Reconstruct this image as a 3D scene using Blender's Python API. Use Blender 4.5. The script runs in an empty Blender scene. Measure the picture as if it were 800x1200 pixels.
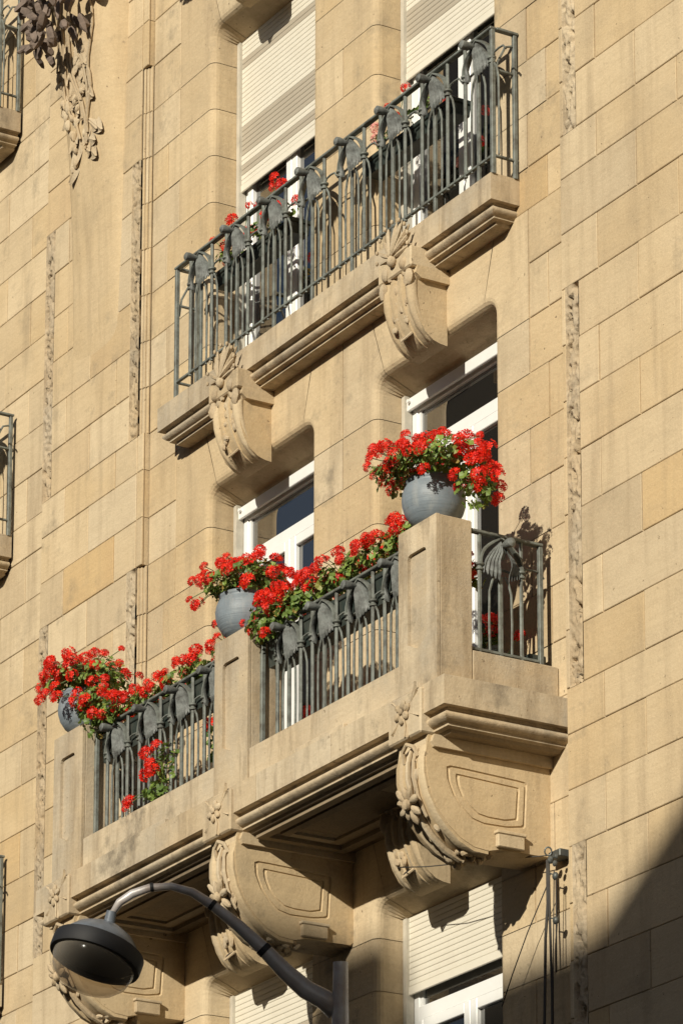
import bpy, math, random
from mathutils import Vector, Matrix, noise
import numpy as np
R = math.radians
sc = bpy.context.scene
random.seed(7)

# ------------------------------------------------------------------ camera, light, exposure
cam_rows = ((0.51527169, 0.85702689, 0.0), (-0.20399894, 0.12265062, -0.97125756), (-0.83239385, 0.50046153, 0.23803097))
CAM = (18.70246035, -12.62150994, 1.11205179)
FPX, PX, PY = 4799.49, 421.0, 1253.76
cd = bpy.data.cameras.new('camera')
camera = bpy.data.objects.new('camera', cd)
sc.collection.objects.link(camera)
cd.sensor_fit = 'HORIZONTAL'; cd.sensor_width = 36.0
cd.lens = 36.0 * FPX / 800.0
cd.shift_x = (400 - PX) / 800.0
cd.shift_y = (PY - 600) / 800.0
cd.clip_start = 0.5; cd.clip_end = 3000
r0, r1, r2 = [Vector(r) for r in cam_rows]
m = Matrix((( r0.x, -r1.x, -r2.x), (r0.y, -r1.y, -r2.y), (r0.z, -r1.z, -r2.z))).to_4x4()
m.translation = Vector(CAM)
camera.matrix_world = m
sc.camera = camera

def project(x, y, z):
    v = Vector((x - CAM[0], y - CAM[1], z - CAM[2]))
    q = (r0.dot(v), r1.dot(v), r2.dot(v))
    return (PX + FPX * q[0] / q[2], PY + FPX * q[1] / q[2])

SDX, SDZ = 0.60, 0.46
SUN = Vector((-SDX, 1.0, -SDZ)).normalized()          # the way the light travels
elev = math.asin(-SUN.z); azim = math.atan2(-SUN.x, -SUN.y)
world = bpy.data.worlds.new('World'); sc.world = world; world.use_nodes = True
wn = world.node_tree.nodes; wl = world.node_tree.links
for n in list(wn): wn.remove(n)
sky = wn.new('ShaderNodeTexSky'); sky.sky_type = 'NISHITA'; sky.sun_disc = False
sky.sun_elevation = elev; sky.sun_rotation = azim
sky.air_density = 1.0; sky.dust_density = 1.0; sky.ozone_density = 1.0
bg = wn.new('ShaderNodeBackground'); bg.inputs[1].default_value = 0.05
wo = wn.new('ShaderNodeOutputWorld')
wl.new(sky.outputs[0], bg.inputs[0]); wl.new(bg.outputs[0], wo.inputs[0])
sd = bpy.data.lights.new('sun', 'SUN'); sd.energy = 5.0; sd.angle = R(0.5); sd.color = (1.0, 0.935, 0.79)
sun = bpy.data.objects.new('sun', sd); sc.collection.objects.link(sun)
sun.rotation_euler = SUN.to_track_quat('-Z', 'Y').to_euler()
sc.view_settings.view_transform = 'Standard'; sc.view_settings.look = 'None'
sc.view_settings.exposure = 0.05; sc.view_settings.gamma = 1.0
sc.view_settings.use_curve_mapping = False

COL = sc.collection

# ------------------------------------------------------------------ materials
def new_mat(name):
    mt = bpy.data.materials.new(name); mt.use_nodes = True
    nt = mt.node_tree; b = nt.nodes['Principled BSDF']
    return mt, nt, b
def nd(nt, t, **k):
    n = nt.nodes.new(t)
    for a, v in k.items(): setattr(n, a, v)
    return n
def mapping(nt, scale):
    g = nd(nt, 'ShaderNodeNewGeometry'); mp = nd(nt, 'ShaderNodeMapping')
    mp.inputs['Scale'].default_value = scale
    nt.links.new(g.outputs['Position'], mp.inputs[0]); return mp.outputs[0]
def noise_n(nt, vec, scale, detail=4, rough=0.55):
    n = nd(nt, 'ShaderNodeTexNoise'); n.inputs['Scale'].default_value = scale
    n.inputs['Detail'].default_value = detail; n.inputs['Roughness'].default_value = rough
    nt.links.new(vec, n.inputs['Vector']); return n.outputs['Fac']
def ramp(nt, fac, a, b, ca=(0, 0, 0, 1), cb=(1, 1, 1, 1)):
    n = nd(nt, 'ShaderNodeValToRGB'); e = n.color_ramp.elements
    e[0].position = a; e[1].position = b; e[0].color = ca; e[1].color = cb
    nt.links.new(fac, n.inputs[0]); return n.outputs[0]
def mix(nt, fac, a, b, mode='MIX'):
    n = nd(nt, 'ShaderNodeMix', data_type='RGBA', blend_type=mode)
    if isinstance(fac, (int, float)): n.inputs[0].default_value = fac
    else: nt.links.new(fac, n.inputs[0])
    for s, v in ((6, a), (7, b)):
        if isinstance(v, tuple): n.inputs[s].default_value = (*v, 1) if len(v) == 3 else v
        else: nt.links.new(v, n.inputs[s])
    return n.outputs[2]
def math_n(nt, op, a, b=None, clamp=False):
    n = nd(nt, 'ShaderNodeMath', operation=op); n.use_clamp = clamp
    for s, v in ((0, a), (1, b)):
        if v is None: continue
        if isinstance(v, (int, float)): n.inputs[s].default_value = v
        else: nt.links.new(v, n.inputs[s])
    return n.outputs[0]

def stone_mat(name, base, dark, warm=0.5, streak=0.5, pits=0.75, grime=0.4, bump=0.5, tint=0.20, weather=0.0):
    mt, nt, b = new_mat(name); L = nt.links
    p1 = mapping(nt, (1, 1, 1)); pv = mapping(nt, (7, 7, 0.7)); ph = mapping(nt, (1.2, 1.2, 16))
    oi = nd(nt, 'ShaderNodeObjectInfo'); g = nd(nt, 'ShaderNodeNewGeometry')
    rnd = math_n(nt, 'FRACT', math_n(nt, 'ADD', oi.outputs['Random'], g.outputs['Random Per Island']))
    rnd2 = math_n(nt, 'FRACT', math_n(nt, 'MULTIPLY', rnd, 7.31))
    c = mix(nt, ramp(nt, noise_n(nt, p1, 1.9, 5), 0.32, 0.68), dark, base)
    # each block has its own tone
    c = mix(nt, math_n(nt, 'MULTIPLY', rnd, tint * 2.1), c, (0.37, 0.26, 0.135))
    c = mix(nt, math_n(nt, 'MULTIPLY', math_n(nt, 'POWER', rnd2, 3.0), 0.45), c, (0.46, 0.40, 0.31))
    rnd3 = math_n(nt, 'FRACT', math_n(nt, 'MULTIPLY', rnd, 13.7))
    c = mix(nt, math_n(nt, 'MULTIPLY', math_n(nt, 'POWER', rnd3, 2.0), 0.5 if base[0] > .3 else 0.0), c, (0.68, 0.58, 0.42))
    if weather:
        c = mix(nt, math_n(nt, 'MULTIPLY', ramp(nt, noise_n(nt, p1, 1.7, 5, 0.6), 0.42, 0.62), .6 * weather), c, (0.40, 0.345, 0.265))
        pw = mapping(nt, (6, 6, 0.9))
        c = mix(nt, math_n(nt, 'MULTIPLY', ramp(nt, noise_n(nt, pw, 1.0, 6, 0.7), 0.50, 0.68), .5 * weather), c, (0.19, 0.145, 0.10))
    # bedding grain and rain streaks
    c = mix(nt, math_n(nt, 'MULTIPLY', ramp(nt, noise_n(nt, ph, 3.0, 5, 0.6), 0.42, 0.75), 0.20), c, (0.30, 0.21, 0.12))
    c = mix(nt, math_n(nt, 'MULTIPLY', ramp(nt, noise_n(nt, pv, 1.0, 4, 0.6), 0.50, 0.78), streak), c, (0.27, 0.20, 0.125))
    gr = math_n(nt, 'MULTIPLY', ramp(nt, noise_n(nt, p1, 3.1, 7, 0.68), 0.55, 0.78),
                ramp(nt, noise_n(nt, p1, 0.55, 2), 0.42, 0.62))
    c = mix(nt, math_n(nt, 'MULTIPLY', gr, grime * 2.0, True), c, (0.17, 0.145, 0.11))
    st = math_n(nt, 'MULTIPLY', ramp(nt, noise_n(nt, mapping(nt, (1, 1, 2.2)), 1.15, 8, 0.72), 0.50, 0.70), 0.34)
    c = mix(nt, st, c, (0.335, 0.265, 0.175))
    sp = math_n(nt, 'MULTIPLY', ramp(nt, noise_n(nt, p1, 13, 6, 0.75), 0.60, 0.70), ramp(nt, noise_n(nt, p1, 1.4, 3), 0.50, 0.60))
    c = mix(nt, math_n(nt, 'MULTIPLY', sp, 0.55), c, (0.16, 0.125, 0.09))
    # soft speckle and small dark pits
    c = mix(nt, 0.16, c, ramp(nt, noise_n(nt, p1, 55, 3, 0.7), 0.3, 0.7, (0.22, 0.16, 0.10, 1), (0.62, 0.50, 0.33, 1)))
    pit = ramp(nt, noise_n(nt, p1, 24, 3, 0.6), 0.70, 0.735)
    c = mix(nt, math_n(nt, 'MULTIPLY', pit, pits), c, (0.13, 0.09, 0.055))
    L.new(c, b.inputs['Base Color'])
    b.inputs['Roughness'].default_value = 0.92
    b.inputs['Specular IOR Level'].default_value = 0.15
    h = math_n(nt, 'ADD', math_n(nt, 'MULTIPLY', noise_n(nt, p1, 70, 5, 0.7), 0.5), math_n(nt, 'MULTIPLY', noise_n(nt, p1, 7, 5, 0.6), 1.2))
    h = math_n(nt, 'SUBTRACT', h, math_n(nt, 'MULTIPLY', pit, 0.5))
    bp = nd(nt, 'ShaderNodeBump'); bp.inputs['Strength'].default_value = bump; bp.inputs['Distance'].default_value = 0.012
    L.new(h, bp.inputs['Height']); L.new(bp.outputs[0], b.inputs['Normal'])
    return mt
STONE = stone_mat('limestone', (0.64, 0.495, 0.305), (0.56, 0.415, 0.235), grime=0.6, streak=0.6)
OCHRE = stone_mat('ochre_limestone', (0.60, 0.425, 0.215), (0.53, 0.36, 0.18))
TRIM = stone_mat('balcony_limestone', (0.64, 0.53, 0.375), (0.52, 0.405, 0.265), streak=0.8, grime=0.8, pits=0.5, weather=1.45)
SOOT_SHADE = stone_mat('sooty_shaded_limestone', (0.11, 0.085, 0.06), (0.07, 0.055, 0.04), streak=0.3, grime=0.6, pits=0.3)  # soot tone, darkened further to paint in the shade under the slab
CARVED = stone_mat('carved_limestone', (0.60, 0.47, 0.31), (0.46, 0.345, 0.215), grime=0.8, pits=0.6, bump=0.7, weather=0.5)
BAND = stone_mat('weathered_band_limestone', (0.50, 0.38, 0.24), (0.34, 0.25, 0.155), grime=0.9, pits=0.8, bump=0.8, weather=1.2)
MORTAR = stone_mat('lime_mortar', (0.40, 0.29, 0.175), (0.33, 0.24, 0.145), grime=0.3)

def paint(name, col, rough=0.5, metal=0.0, var=0.25, dirt=(0.12, 0.11, 0.09), bump=0.1, scale=9, spec=0.4):
    mt, nt, b = new_mat(name)
    p1 = mapping(nt, (1, 1, 1))
    c = mix(nt, math_n(nt, 'MULTIPLY', ramp(nt, noise_n(nt, p1, scale, 5, 0.65), 0.4, 0.72), var), col, dirt)
    nt.links.new(c, b.inputs['Base Color'])
    b.inputs['Roughness'].default_value = rough; b.inputs['Metallic'].default_value = metal
    b.inputs['Specular IOR Level'].default_value = spec
    bp = nd(nt, 'ShaderNodeBump'); bp.inputs['Strength'].default_value = bump; bp.inputs['Distance'].default_value = 0.004
    nt.links.new(noise_n(nt, p1, 90, 3), bp.inputs['Height']); nt.links.new(bp.outputs[0], b.inputs['Normal'])
    return mt
IRON = paint('grey_green_iron', (0.175, 0.19, 0.17), 0.55, 0.0, 0.85, (0.05, 0.042, 0.032), 0.4, 16)
IRONLEAF = paint('iron_leaf', (0.17, 0.18, 0.17), 0.5, 0.0, 0.9, (0.035, 0.032, 0.028), 0.5, 18)
PVC = paint('white_window_plastic', (0.78, 0.78, 0.76), 0.35, 0, 0.12, (0.5, 0.47, 0.4), 0.05)
SLAT = paint('cream_shutter_slat', (0.70, 0.655, 0.55), 0.5, 0, 0.22, (0.50, 0.44, 0.34), 0.08, 4)
SLATG = paint('grey_brown_shutter_slat', (0.42, 0.37, 0.29), 0.55, 0, 0.3, (0.36, 0.31, 0.24), 0.08, 4)  # darker grey-brown tone for a band of slats on the upper shutters
GUIDE = paint('shutter_guide', (0.52, 0.48, 0.40), 0.5, 0, 0.3)
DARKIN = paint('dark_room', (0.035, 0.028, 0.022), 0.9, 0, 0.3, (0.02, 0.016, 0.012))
CURT = paint('curtain_cloth', (0.55, 0.52, 0.46), 0.9, 0, 0.2)
POT = paint('grey_blue_pot', (0.20, 0.235, 0.265), 0.5, 0, 0.6, (0.11, 0.125, 0.135), 0.3, 7)
def pot_marks():
    nt = POT.node_tree; b = nt.nodes['Principled BSDF']; src = b.inputs['Base Color'].links[0].from_socket
    v = mapping(nt, (14, 14, 1.6)); c = mix(nt, math_n(nt, 'MULTIPLY', ramp(nt, noise_n(nt, v, 1.0, 5, 0.65), 0.5, 0.7), .5), src, (0.34, 0.35, 0.34))
    v2 = mapping(nt, (1, 1, 1)); c = mix(nt, math_n(nt, 'MULTIPLY', ramp(nt, noise_n(nt, v2, 20, 5, 0.7), 0.6, 0.72), .5), c, (0.10, 0.09, 0.075))
    nt.links.new(c, b.inputs['Base Color'])
    v3 = mapping(nt, (3, 3, 70)); bp = nd(nt, 'ShaderNodeBump'); bp.inputs['Strength'].default_value = 0.5; bp.inputs['Distance'].default_value = 0.006
    nt.links.new(noise_n(nt, v3, 1.0, 4), bp.inputs['Height']); nt.links.new(bp.outputs[0], b.inputs['Normal'])
pot_marks()
BOX = paint('dark_green_trough', (0.022, 0.032, 0.028), 0.5, 0, 0.4)
LAMPT = paint('lamp_hood', (0.15, 0.17, 0.20), 0.4, 0.2, 0.6, (0.06, 0.06, 0.06), 0.15, 12)
LAMPR = paint('black_rubber_ring', (0.012, 0.012, 0.014), 0.6, 0, 0.3, (0.02, 0.018, 0.015))
LAMPA = paint('brown_grey_lamp_arm', (0.42, 0.40, 0.39), 0.35, 0.1, 0.55, (0.24, 0.14, 0.08), 0.3, 7)
ROPE = paint('dark_rope', (0.045, 0.04, 0.036), 0.8, 0, 0.4)
METAL = paint('weathered_steel', (0.10, 0.11, 0.105), 0.5, 0.4, 0.5)
ROOFM = paint('slate_roof', (0.06, 0.065, 0.075), 0.6, 0, 0.4)
ASPH = paint('asphalt', (0.045, 0.045, 0.045), 0.9, 0, 0.3, (0.06, 0.06, 0.06))
PAVE = paint('pavement_concrete', (0.14, 0.135, 0.125), 0.9, 0, 0.3)
PLAST = paint('opposite_render', (0.24, 0.17, 0.10), 0.9, 0, 0.4)
STEM = paint('geranium_stem', (0.10, 0.16, 0.05), 0.7, 0, 0.3)

def glass_mat():
    mt, nt, b = new_mat('window_glass')
    b.inputs['Base Color'].default_value = (0.016, 0.014, 0.012, 1)
    b.inputs['Roughness'].default_value = 0.02; b.inputs['IOR'].default_value = 2.1
    b.inputs['Specular IOR Level'].default_value = 0.9
    b.inputs['Coat Weight'].default_value = 1.0; b.inputs['Coat Roughness'].default_value = 0.02
    p1 = mapping(nt, (1, 1, 1))
    bp = nd(nt, 'ShaderNodeBump'); bp.inputs['Strength'].default_value = 0.06; bp.inputs['Distance'].default_value = 0.01
    nt.links.new(noise_n(nt, p1, 1.5, 1), bp.inputs['Height']); nt.links.new(bp.outputs[0], b.inputs['Normal'])
    return mt
GLASS = glass_mat()
def bowl_mat():
    mt, nt, b = new_mat('lamp_bowl_plastic')
    tr = nd(nt, 'ShaderNodeBsdfTransparent'); tr.inputs[0].default_value = (0.80, 0.75, 0.68, 1)
    b.inputs['Base Color'].default_value = (0.42, 0.37, 0.30, 1); b.inputs['Roughness'].default_value = 0.15
    ly = nd(nt, 'ShaderNodeLayerWeight'); ly.inputs[0].default_value = 0.35
    f = math_n(nt, 'ADD', math_n(nt, 'MULTIPLY', ly.outputs['Facing'], .5), .10, True)
    ms = nd(nt, 'ShaderNodeMixShader'); nt.links.new(f, ms.inputs[0]); nt.links.new(tr.outputs[0], ms.inputs[1]); nt.links.new(b.outputs[0], ms.inputs[2])
    nt.links.new(ms.outputs[0], nt.nodes['Material Output'].inputs[0])
    return mt
BOWL = bowl_mat()
def leaf_mat(name, c1, c2, c3):
    mt, nt, b = new_mat(name)
    g = nd(nt, 'ShaderNodeNewGeometry')
    r = g.outputs['Random Per Island']
    c = mix(nt, ramp(nt, r, 0.0, 0.8), c1, c2)
    c = mix(nt, ramp(nt, r, 0.90, 0.93), c, c3)
    nt.links.new(c, b.inputs['Base Color']); b.inputs['Roughness'].default_value = 0.5
    tr = nd(nt, 'ShaderNodeBsdfTranslucent'); nt.links.new(c, tr.inputs[0])
    ms = nd(nt, 'ShaderNodeMixShader'); ms.inputs[0].default_value = 0.3
    out = nt.nodes['Material Output']
    nt.links.new(b.outputs[0], ms.inputs[1]); nt.links.new(tr.outputs[0], ms.inputs[2]); nt.links.new(ms.outputs[0], out.inputs[0])
    return mt
LEAF = leaf_mat('geranium_leaf', (0.07, 0.13, 0.025), (0.24, 0.34, 0.07), (0.36, 0.26, 0.07))
PETAL = leaf_mat('geranium_petal', (0.55, 0.006, 0.004), (0.95, 0.035, 0.010), (0.85, 0.09, 0.05))
PINK = leaf_mat('pale_petal', (0.75, 0.28, 0.24), (0.8, 0.40, 0.34), (0.7, 0.2, 0.2))

# ------------------------------------------------------------------ mesh helpers
class MB:
    def __init__(s): s.v = []; s.f = []
    def add(s, vs, fs):
        n = len(s.v); s.v += [tuple(p) for p in vs]; s.f += [tuple(i + n for i in f) for f in fs]; return s
    def box(s, x0, x1, y0, y1, z0, z1, c=0.0):
        if c <= 0:
            vs = [(x, y, z) for z in (z0, z1) for y in (y0, y1) for x in (x0, x1)]
            return s.add(vs, [(0, 2, 3, 1), (4, 5, 7, 6), (0, 1, 5, 4), (2, 6, 7, 3), (0, 4, 6, 2), (1, 3, 7, 5)])
        vs = []; X = (x0, x1); Y = (y0, y1); Z = (z0, z1); idx = {}
        for i in (0, 1):
            for j in (0, 1):
                for k in (0, 1):
                    sx, sy, sz = (1, -1)[i], (1, -1)[j], (1, -1)[k]
                    for a in range(3):
                        p = [X[i] + sx * c, Y[j] + sy * c, Z[k] + sz * c]; p[a] = (X[i], Y[j], Z[k])[a]
                        idx[(i, j, k, a)] = len(vs); vs.append(p)
        fs = []
        for a in range(3):
            o = [q for q in range(3) if q != a]
            for s_ in (0, 1):
                ring = []
                for (u, w) in ((0, 0), (1, 0), (1, 1), (0, 1)):
                    t = [0, 0, 0]; t[a] = s_; t[o[0]] = u; t[o[1]] = w; ring.append(idx[(*t, a)])
                fs.append(ring)
        for a in range(3):
            o = [q for q in range(3) if q != a]
            for u in (0, 1):
                for w in (0, 1):
                    t0 = [0, 0, 0]; t0[o[0]] = u; t0[o[1]] = w; t1 = list(t0); t1[a] = 1
                    fs.append([idx[(*t0, o[0])], idx[(*t1, o[0])], idx[(*t1, o[1])], idx[(*t0, o[1])]])
        for i in (0, 1):
            for j in (0, 1):
                for k in (0, 1): fs.append([idx[(i, j, k, 0)], idx[(i, j, k, 1)], idx[(i, j, k, 2)]])
        return s.add(vs, fs)
    def prism(s, pts, axis, a0, a1):
        """closed polygon of 2-D points extruded along axis (the points give the other two axes in order)"""
        n = len(pts)
        def P(p, a): q = list(p); q.insert(axis, a); return q
        vs = [P(p, a0) for p in pts] + [P(p, a1) for p in pts]
        fs = [tuple(range(n)), tuple(range(2 * n - 1, n - 1, -1))]
        fs += [(i, (i + 1) % n, n + (i + 1) % n, n + i) for i in range(n)]
        return s.add(vs, fs)
    def tube(s, pts, rad, n=8, caps=True, flat=None):
        pts = [Vector(p) for p in pts]; N = len(pts)
        if isinstance(rad, (int, float)): rad = [rad] * N
        vs = []; up = None
        for i, p in enumerate(pts):
            t = (pts[min(i + 1, N - 1)] - pts[max(i - 1, 0)])
            if t.length < 1e-9: t = Vector((0, 0, 1))
            t.normalize()
            if up is None:
                up = Vector((0, 1, 0)) if abs(t.y) < 0.9 else Vector((1, 0, 0))
            a = (up - t * up.dot(t)).normalized(); b = t.cross(a); up = a
            for k in range(n):
                th = 2 * math.pi * (k + 0.5) / n
                ra, rb = (rad[i], rad[i]) if flat is None else (flat[0], flat[1])
                vs.append(p + a * math.cos(th) * ra + b * math.sin(th) * rb)
        fs = [(i * n + k, i * n + (k + 1) % n, (i + 1) * n + (k + 1) % n, (i + 1) * n + k) for i in range(N - 1) for k in range(n)]
        if caps: fs += [tuple(range(n - 1, -1, -1)), tuple(range((N - 1) * n, N * n))]
        return s.add(vs, fs)
    def lathe(s, c, prof, n=24, M=None):
        vs = []
        for (r, z) in prof:
            for k in range(n):
                a = 2 * math.pi * k / n; p = Vector((r * math.cos(a), r * math.sin(a), z))
                if M is not None: p = M @ p
                vs.append(p + Vector(c))
        N = len(prof)
        fs = [(i * n + k, i * n + (k + 1) % n, (i + 1) * n + (k + 1) % n, (i + 1) * n + k) for i in range(N - 1) for k in range(n)]
        fs += [tuple(range(n - 1, -1, -1)), tuple(range((N - 1) * n, N * n))]
        return s.add(vs, fs)
    def blob(s, c, rx, ry, rz, M=None, nu=8, nv=6, wob=0.0):
        vs = []; c = Vector(c)
        for j in range(nv + 1):
            ph = math.pi * j / nv
            for i in range(nu):
                th = 2 * math.pi * i / nu
                p = Vector((rx * math.sin(ph) * math.cos(th), ry * math.sin(ph) * math.sin(th), rz * math.cos(ph)))
                if M is not None: p = M @ p
                if wob: p *= 1 + wob * noise.noise((p + c) * 23)
                vs.append(c + p)
        fs = [(j * nu + i, j * nu + (i + 1) % nu, (j + 1) * nu + (i + 1) % nu, (j + 1) * nu + i) for j in range(nv) for i in range(nu)]
        return s.add(vs, fs)
    def mesh(s, name, mat, smooth=False):
        me = bpy.data.meshes.new(name); me.from_pydata(s.v, [], s.f)
        me.materials.append(mat)
        if smooth:
            me.polygons.foreach_set('use_smooth', [True] * len(me.polygons))
            if smooth != 'all':
                try: me.set_sharp_from_angle(angle=R(38))
                except Exception: pass
        me.update(); return me
    def build(s, name, mat, parent=None, smooth=False, **k):
        return link(name, s.mesh(name, mat, smooth), parent, **k)

def fix_normals(me):
    import bmesh
    b = bmesh.new(); b.from_mesh(me); bmesh.ops.recalc_face_normals(b, faces=b.faces); b.to_mesh(me); b.free()

ROOTLOC = {}
def link(name, me, parent=None, kind=None, label=None, mat=None):
    o = bpy.data.objects.new(name, me); COL.objects.link(o)
    if parent is not None:
        o.parent = parent
        o.matrix_parent_inverse = ROOTLOC[parent.name].inverted()
    ROOTLOC[o.name] = Matrix.Identity(4) if parent is None else Matrix.Identity(4)
    if mat is not None: o.matrix_basis = mat
    if kind: o['kind'] = kind
    if label: o['label'] = label
    return o
def thing(name, loc, label, cat, group=None):
    o = bpy.data.objects.new(name, None); COL.objects.link(o); o.location = loc
    o.empty_display_size = 0.2
    ROOTLOC[o.name] = Matrix.Translation(Vector(loc))
    o['label'] = label; o['category'] = cat
    if group: o['group'] = group
    return o
def part_empty(name, parent):
    """a part that only gathers its sub-parts"""
    o = bpy.data.objects.new(name, None); COL.objects.link(o); o.parent = parent
    o.matrix_parent_inverse = ROOTLOC[parent.name].inverted()
    ROOTLOC[o.name] = Matrix.Identity(4); return o
KIDS = {}
def copy_tree(o, parent=None, off=None):
    c = o.copy(); COL.objects.link(c)
    if parent is not None: c.parent = parent
    for ch in [x for x in list(COL.objects) if x.parent == o]: copy_tree(ch, c)
    return c

# ------------------------------------------------------------------ the apartment building
Y0, YR, YB = 0.0, 0.05, 0.34            # face of the piers, face of the bays, depth of the reveals
XL, XR = -5.25, 0.03                    # the bay between two piers
WIN = ((-4.375, -2.99), (-2.175, -0.785))
ST = 3.485
def courses():
    c = [8.614 + o for o in (0, .28, .636, .992, 1.348, 1.704, 2.06, 2.416, 2.772, 3.128)]
    c += [12.099 + o for o in (0, .28, .634, .988, 1.348, 1.704, 2.06, 2.416, 2.772, 3.128)]
    c += [15.584 + o for o in (0, .28, .636, .992, 1.348, 1.704)]
    low = [8.277, 7.937, 7.600, 7.257, 6.918, 6.58, 6.24, 5.90, 5.56]
    return sorted(c + low)
CZ = courses()
IDX = {round(z, 3): i for i, z in enumerate(CZ)}
K0 = IDX[8.614]

bld = thing('apartment_building', (-2.6, 0.0, 0.0), 'tall honey limestone apartment building filling the whole picture behind the balconies', 'building')
mortar = MB()
G = 0.0026
blocks = []                              # (front polygon, chain, y, xc, zc, area)
def rect_block(x0, x1, z0, z1, y, ochre=None):
    blocks.append(dict(poly=[(x0, z0), (x1, z0), (x1, z1), (x0, z1)], chain=None, y=y, och=ochre))
def chain_block(poly, chain, y):
    blocks.append(dict(poly=poly, chain=chain, y=y, och=None))
RA = 0.055
def block_mb(b, gap, mb, dy=0.0):
    poly, y = b['poly'], b['y'] + dy
    xs = [p[0] for p in poly] + ([c[0] for c in b['chain']] if b['chain'] else []); zs = [p[1] for p in poly] + ([c[1] for c in b['chain']] if b['chain'] else [])
    lo_x, hi_x, lo_z, hi_z = min(xs), max(xs), min(zs), max(zs)
    def sh(x, z, cx=True):
        if gap:
            if cx:
                if abs(x - lo_x) < 1e-6: x += gap * 2.1
                elif abs(x - hi_x) < 1e-6: x -= gap * 2.1
            if abs(z - lo_z) < 1e-6: z += gap
            elif abs(z - hi_z) < 1e-6: z -= gap
        return x, z
    vs = []; fs = []
    if b['chain'] is None:
        P = [sh(*p) for p in poly]; n = len(P)
        if gap:
            c = 0.004; cx = sum(p[0] for p in P) / n; cz = sum(p[1] for p in P) / n
            I = [(p[0] - math.copysign(c, p[0] - cx), p[1] - math.copysign(c, p[1] - cz)) for p in P]
            vs = [(p[0], y, p[1]) for p in I] + [(p[0], y + c * .8, p[1]) for p in P] + [(p[0], y + 0.06, p[1]) for p in P]
            fs = [tuple(range(n))]
            for r in (0, 1): fs += [(r * n + i, (r + 1) * n + i, (r + 1) * n + (i + 1) % n, r * n + (i + 1) % n) for i in range(n)]
        else:
            vs = [(p[0], y, p[1]) for p in P]; fs = [tuple(range(n))]
        mb.add(vs, fs); return
    ch = [(*sh(c[0], c[1], abs(c[2]) < 0.5 and b.get('lin', False)), c[2], c[3]) for c in b['chain']]
    P = [sh(*p) for p in poly]
    ins = 0.008 if not gap else 0.0
    rings = []
    for k in range(5):
        a = math.pi / 2 * k / 4
        o = RA * (1 - math.sin(a)) + ins; yy = y + RA * (1 - math.cos(a))
        rings.append([(c[0] - c[2] * o, yy, c[1] - c[3] * o) for c in ch])
    rings.append([(c[0] - c[2] * ins, YB, c[1] - c[3] * ins - 0.10 * max(0, -c[3])) for c in ch])
    n = len(ch); vs = [v for r in rings for v in r]
    base = len(vs); vs += [(p[0], y, p[1]) for p in P]; m_ = len(P)
    # face polygon runs along the chain and back along the outer points
    fs = [tuple(list(range(n)) + list(range(base + m_ - 1, base - 1, -1)))]
    for r in range(len(rings) - 1): fs += [(r * n + i, r * n + i + 1, (r + 1) * n + i + 1, (r + 1) * n + i) for i in range(n - 1)]
    if gap:                                # joint flanks
        b2 = len(vs); vs += [(p[0], y + 0.06, p[1]) for p in P]
        fs += [(base + i, base + i + 1, b2 + i + 1, b2 + i) for i in range(m_ - 1)]
    mb.add(vs, fs)

STRIPR = [(8.894, 11.386), (12.379, 14.871), (5.56, 7.937)]
STRIPL = [(8.894, 11.386), (12.379, 14.515), (5.56, 7.937)]
STRIPX = [(0.075, 0.205, STRIPR), (-5.475, -5.345, STRIPL), (-6.845, -6.705, STRIPL)]
def subtract(x0, x1, z0, z1, out, y, och=None):
    for (a, b, zr) in STRIPX:
        if a < x1 and b > x0 and y == Y0:
            for (c, d) in zr:
                lo, hi = max(c, z0), min(d, z1)
                if hi - lo > 0.02:
                    if a - x0 > 0.012: subtract(x0, a, lo, hi, out, y, och)
                    if x1 - b > 0.012: subtract(b, x1, lo, hi, out, y, och)
                    if lo - z0 > 0.02: subtract(x0, x1, z0, lo, out, y, och)
                    if z1 - hi > 0.02: subtract(x0, x1, hi, z1, out, y, och)
                    return
    out.append((x0, x1, z0, z1, y, och))
def in_open(z0, z1):
    """state of a bay course against the window openings: 0 solid, 1 jamb"""
    for s in (-1, 0, 1):
        if z0 >= 8.86 + ST * s - 0.1 - (0.3 if s == -1 else 0) and z1 <= 11.40 + ST * s: return 1
    if z1 < 8.0 and z1 > 5.5: return 1
    return 0
flat = []
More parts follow.
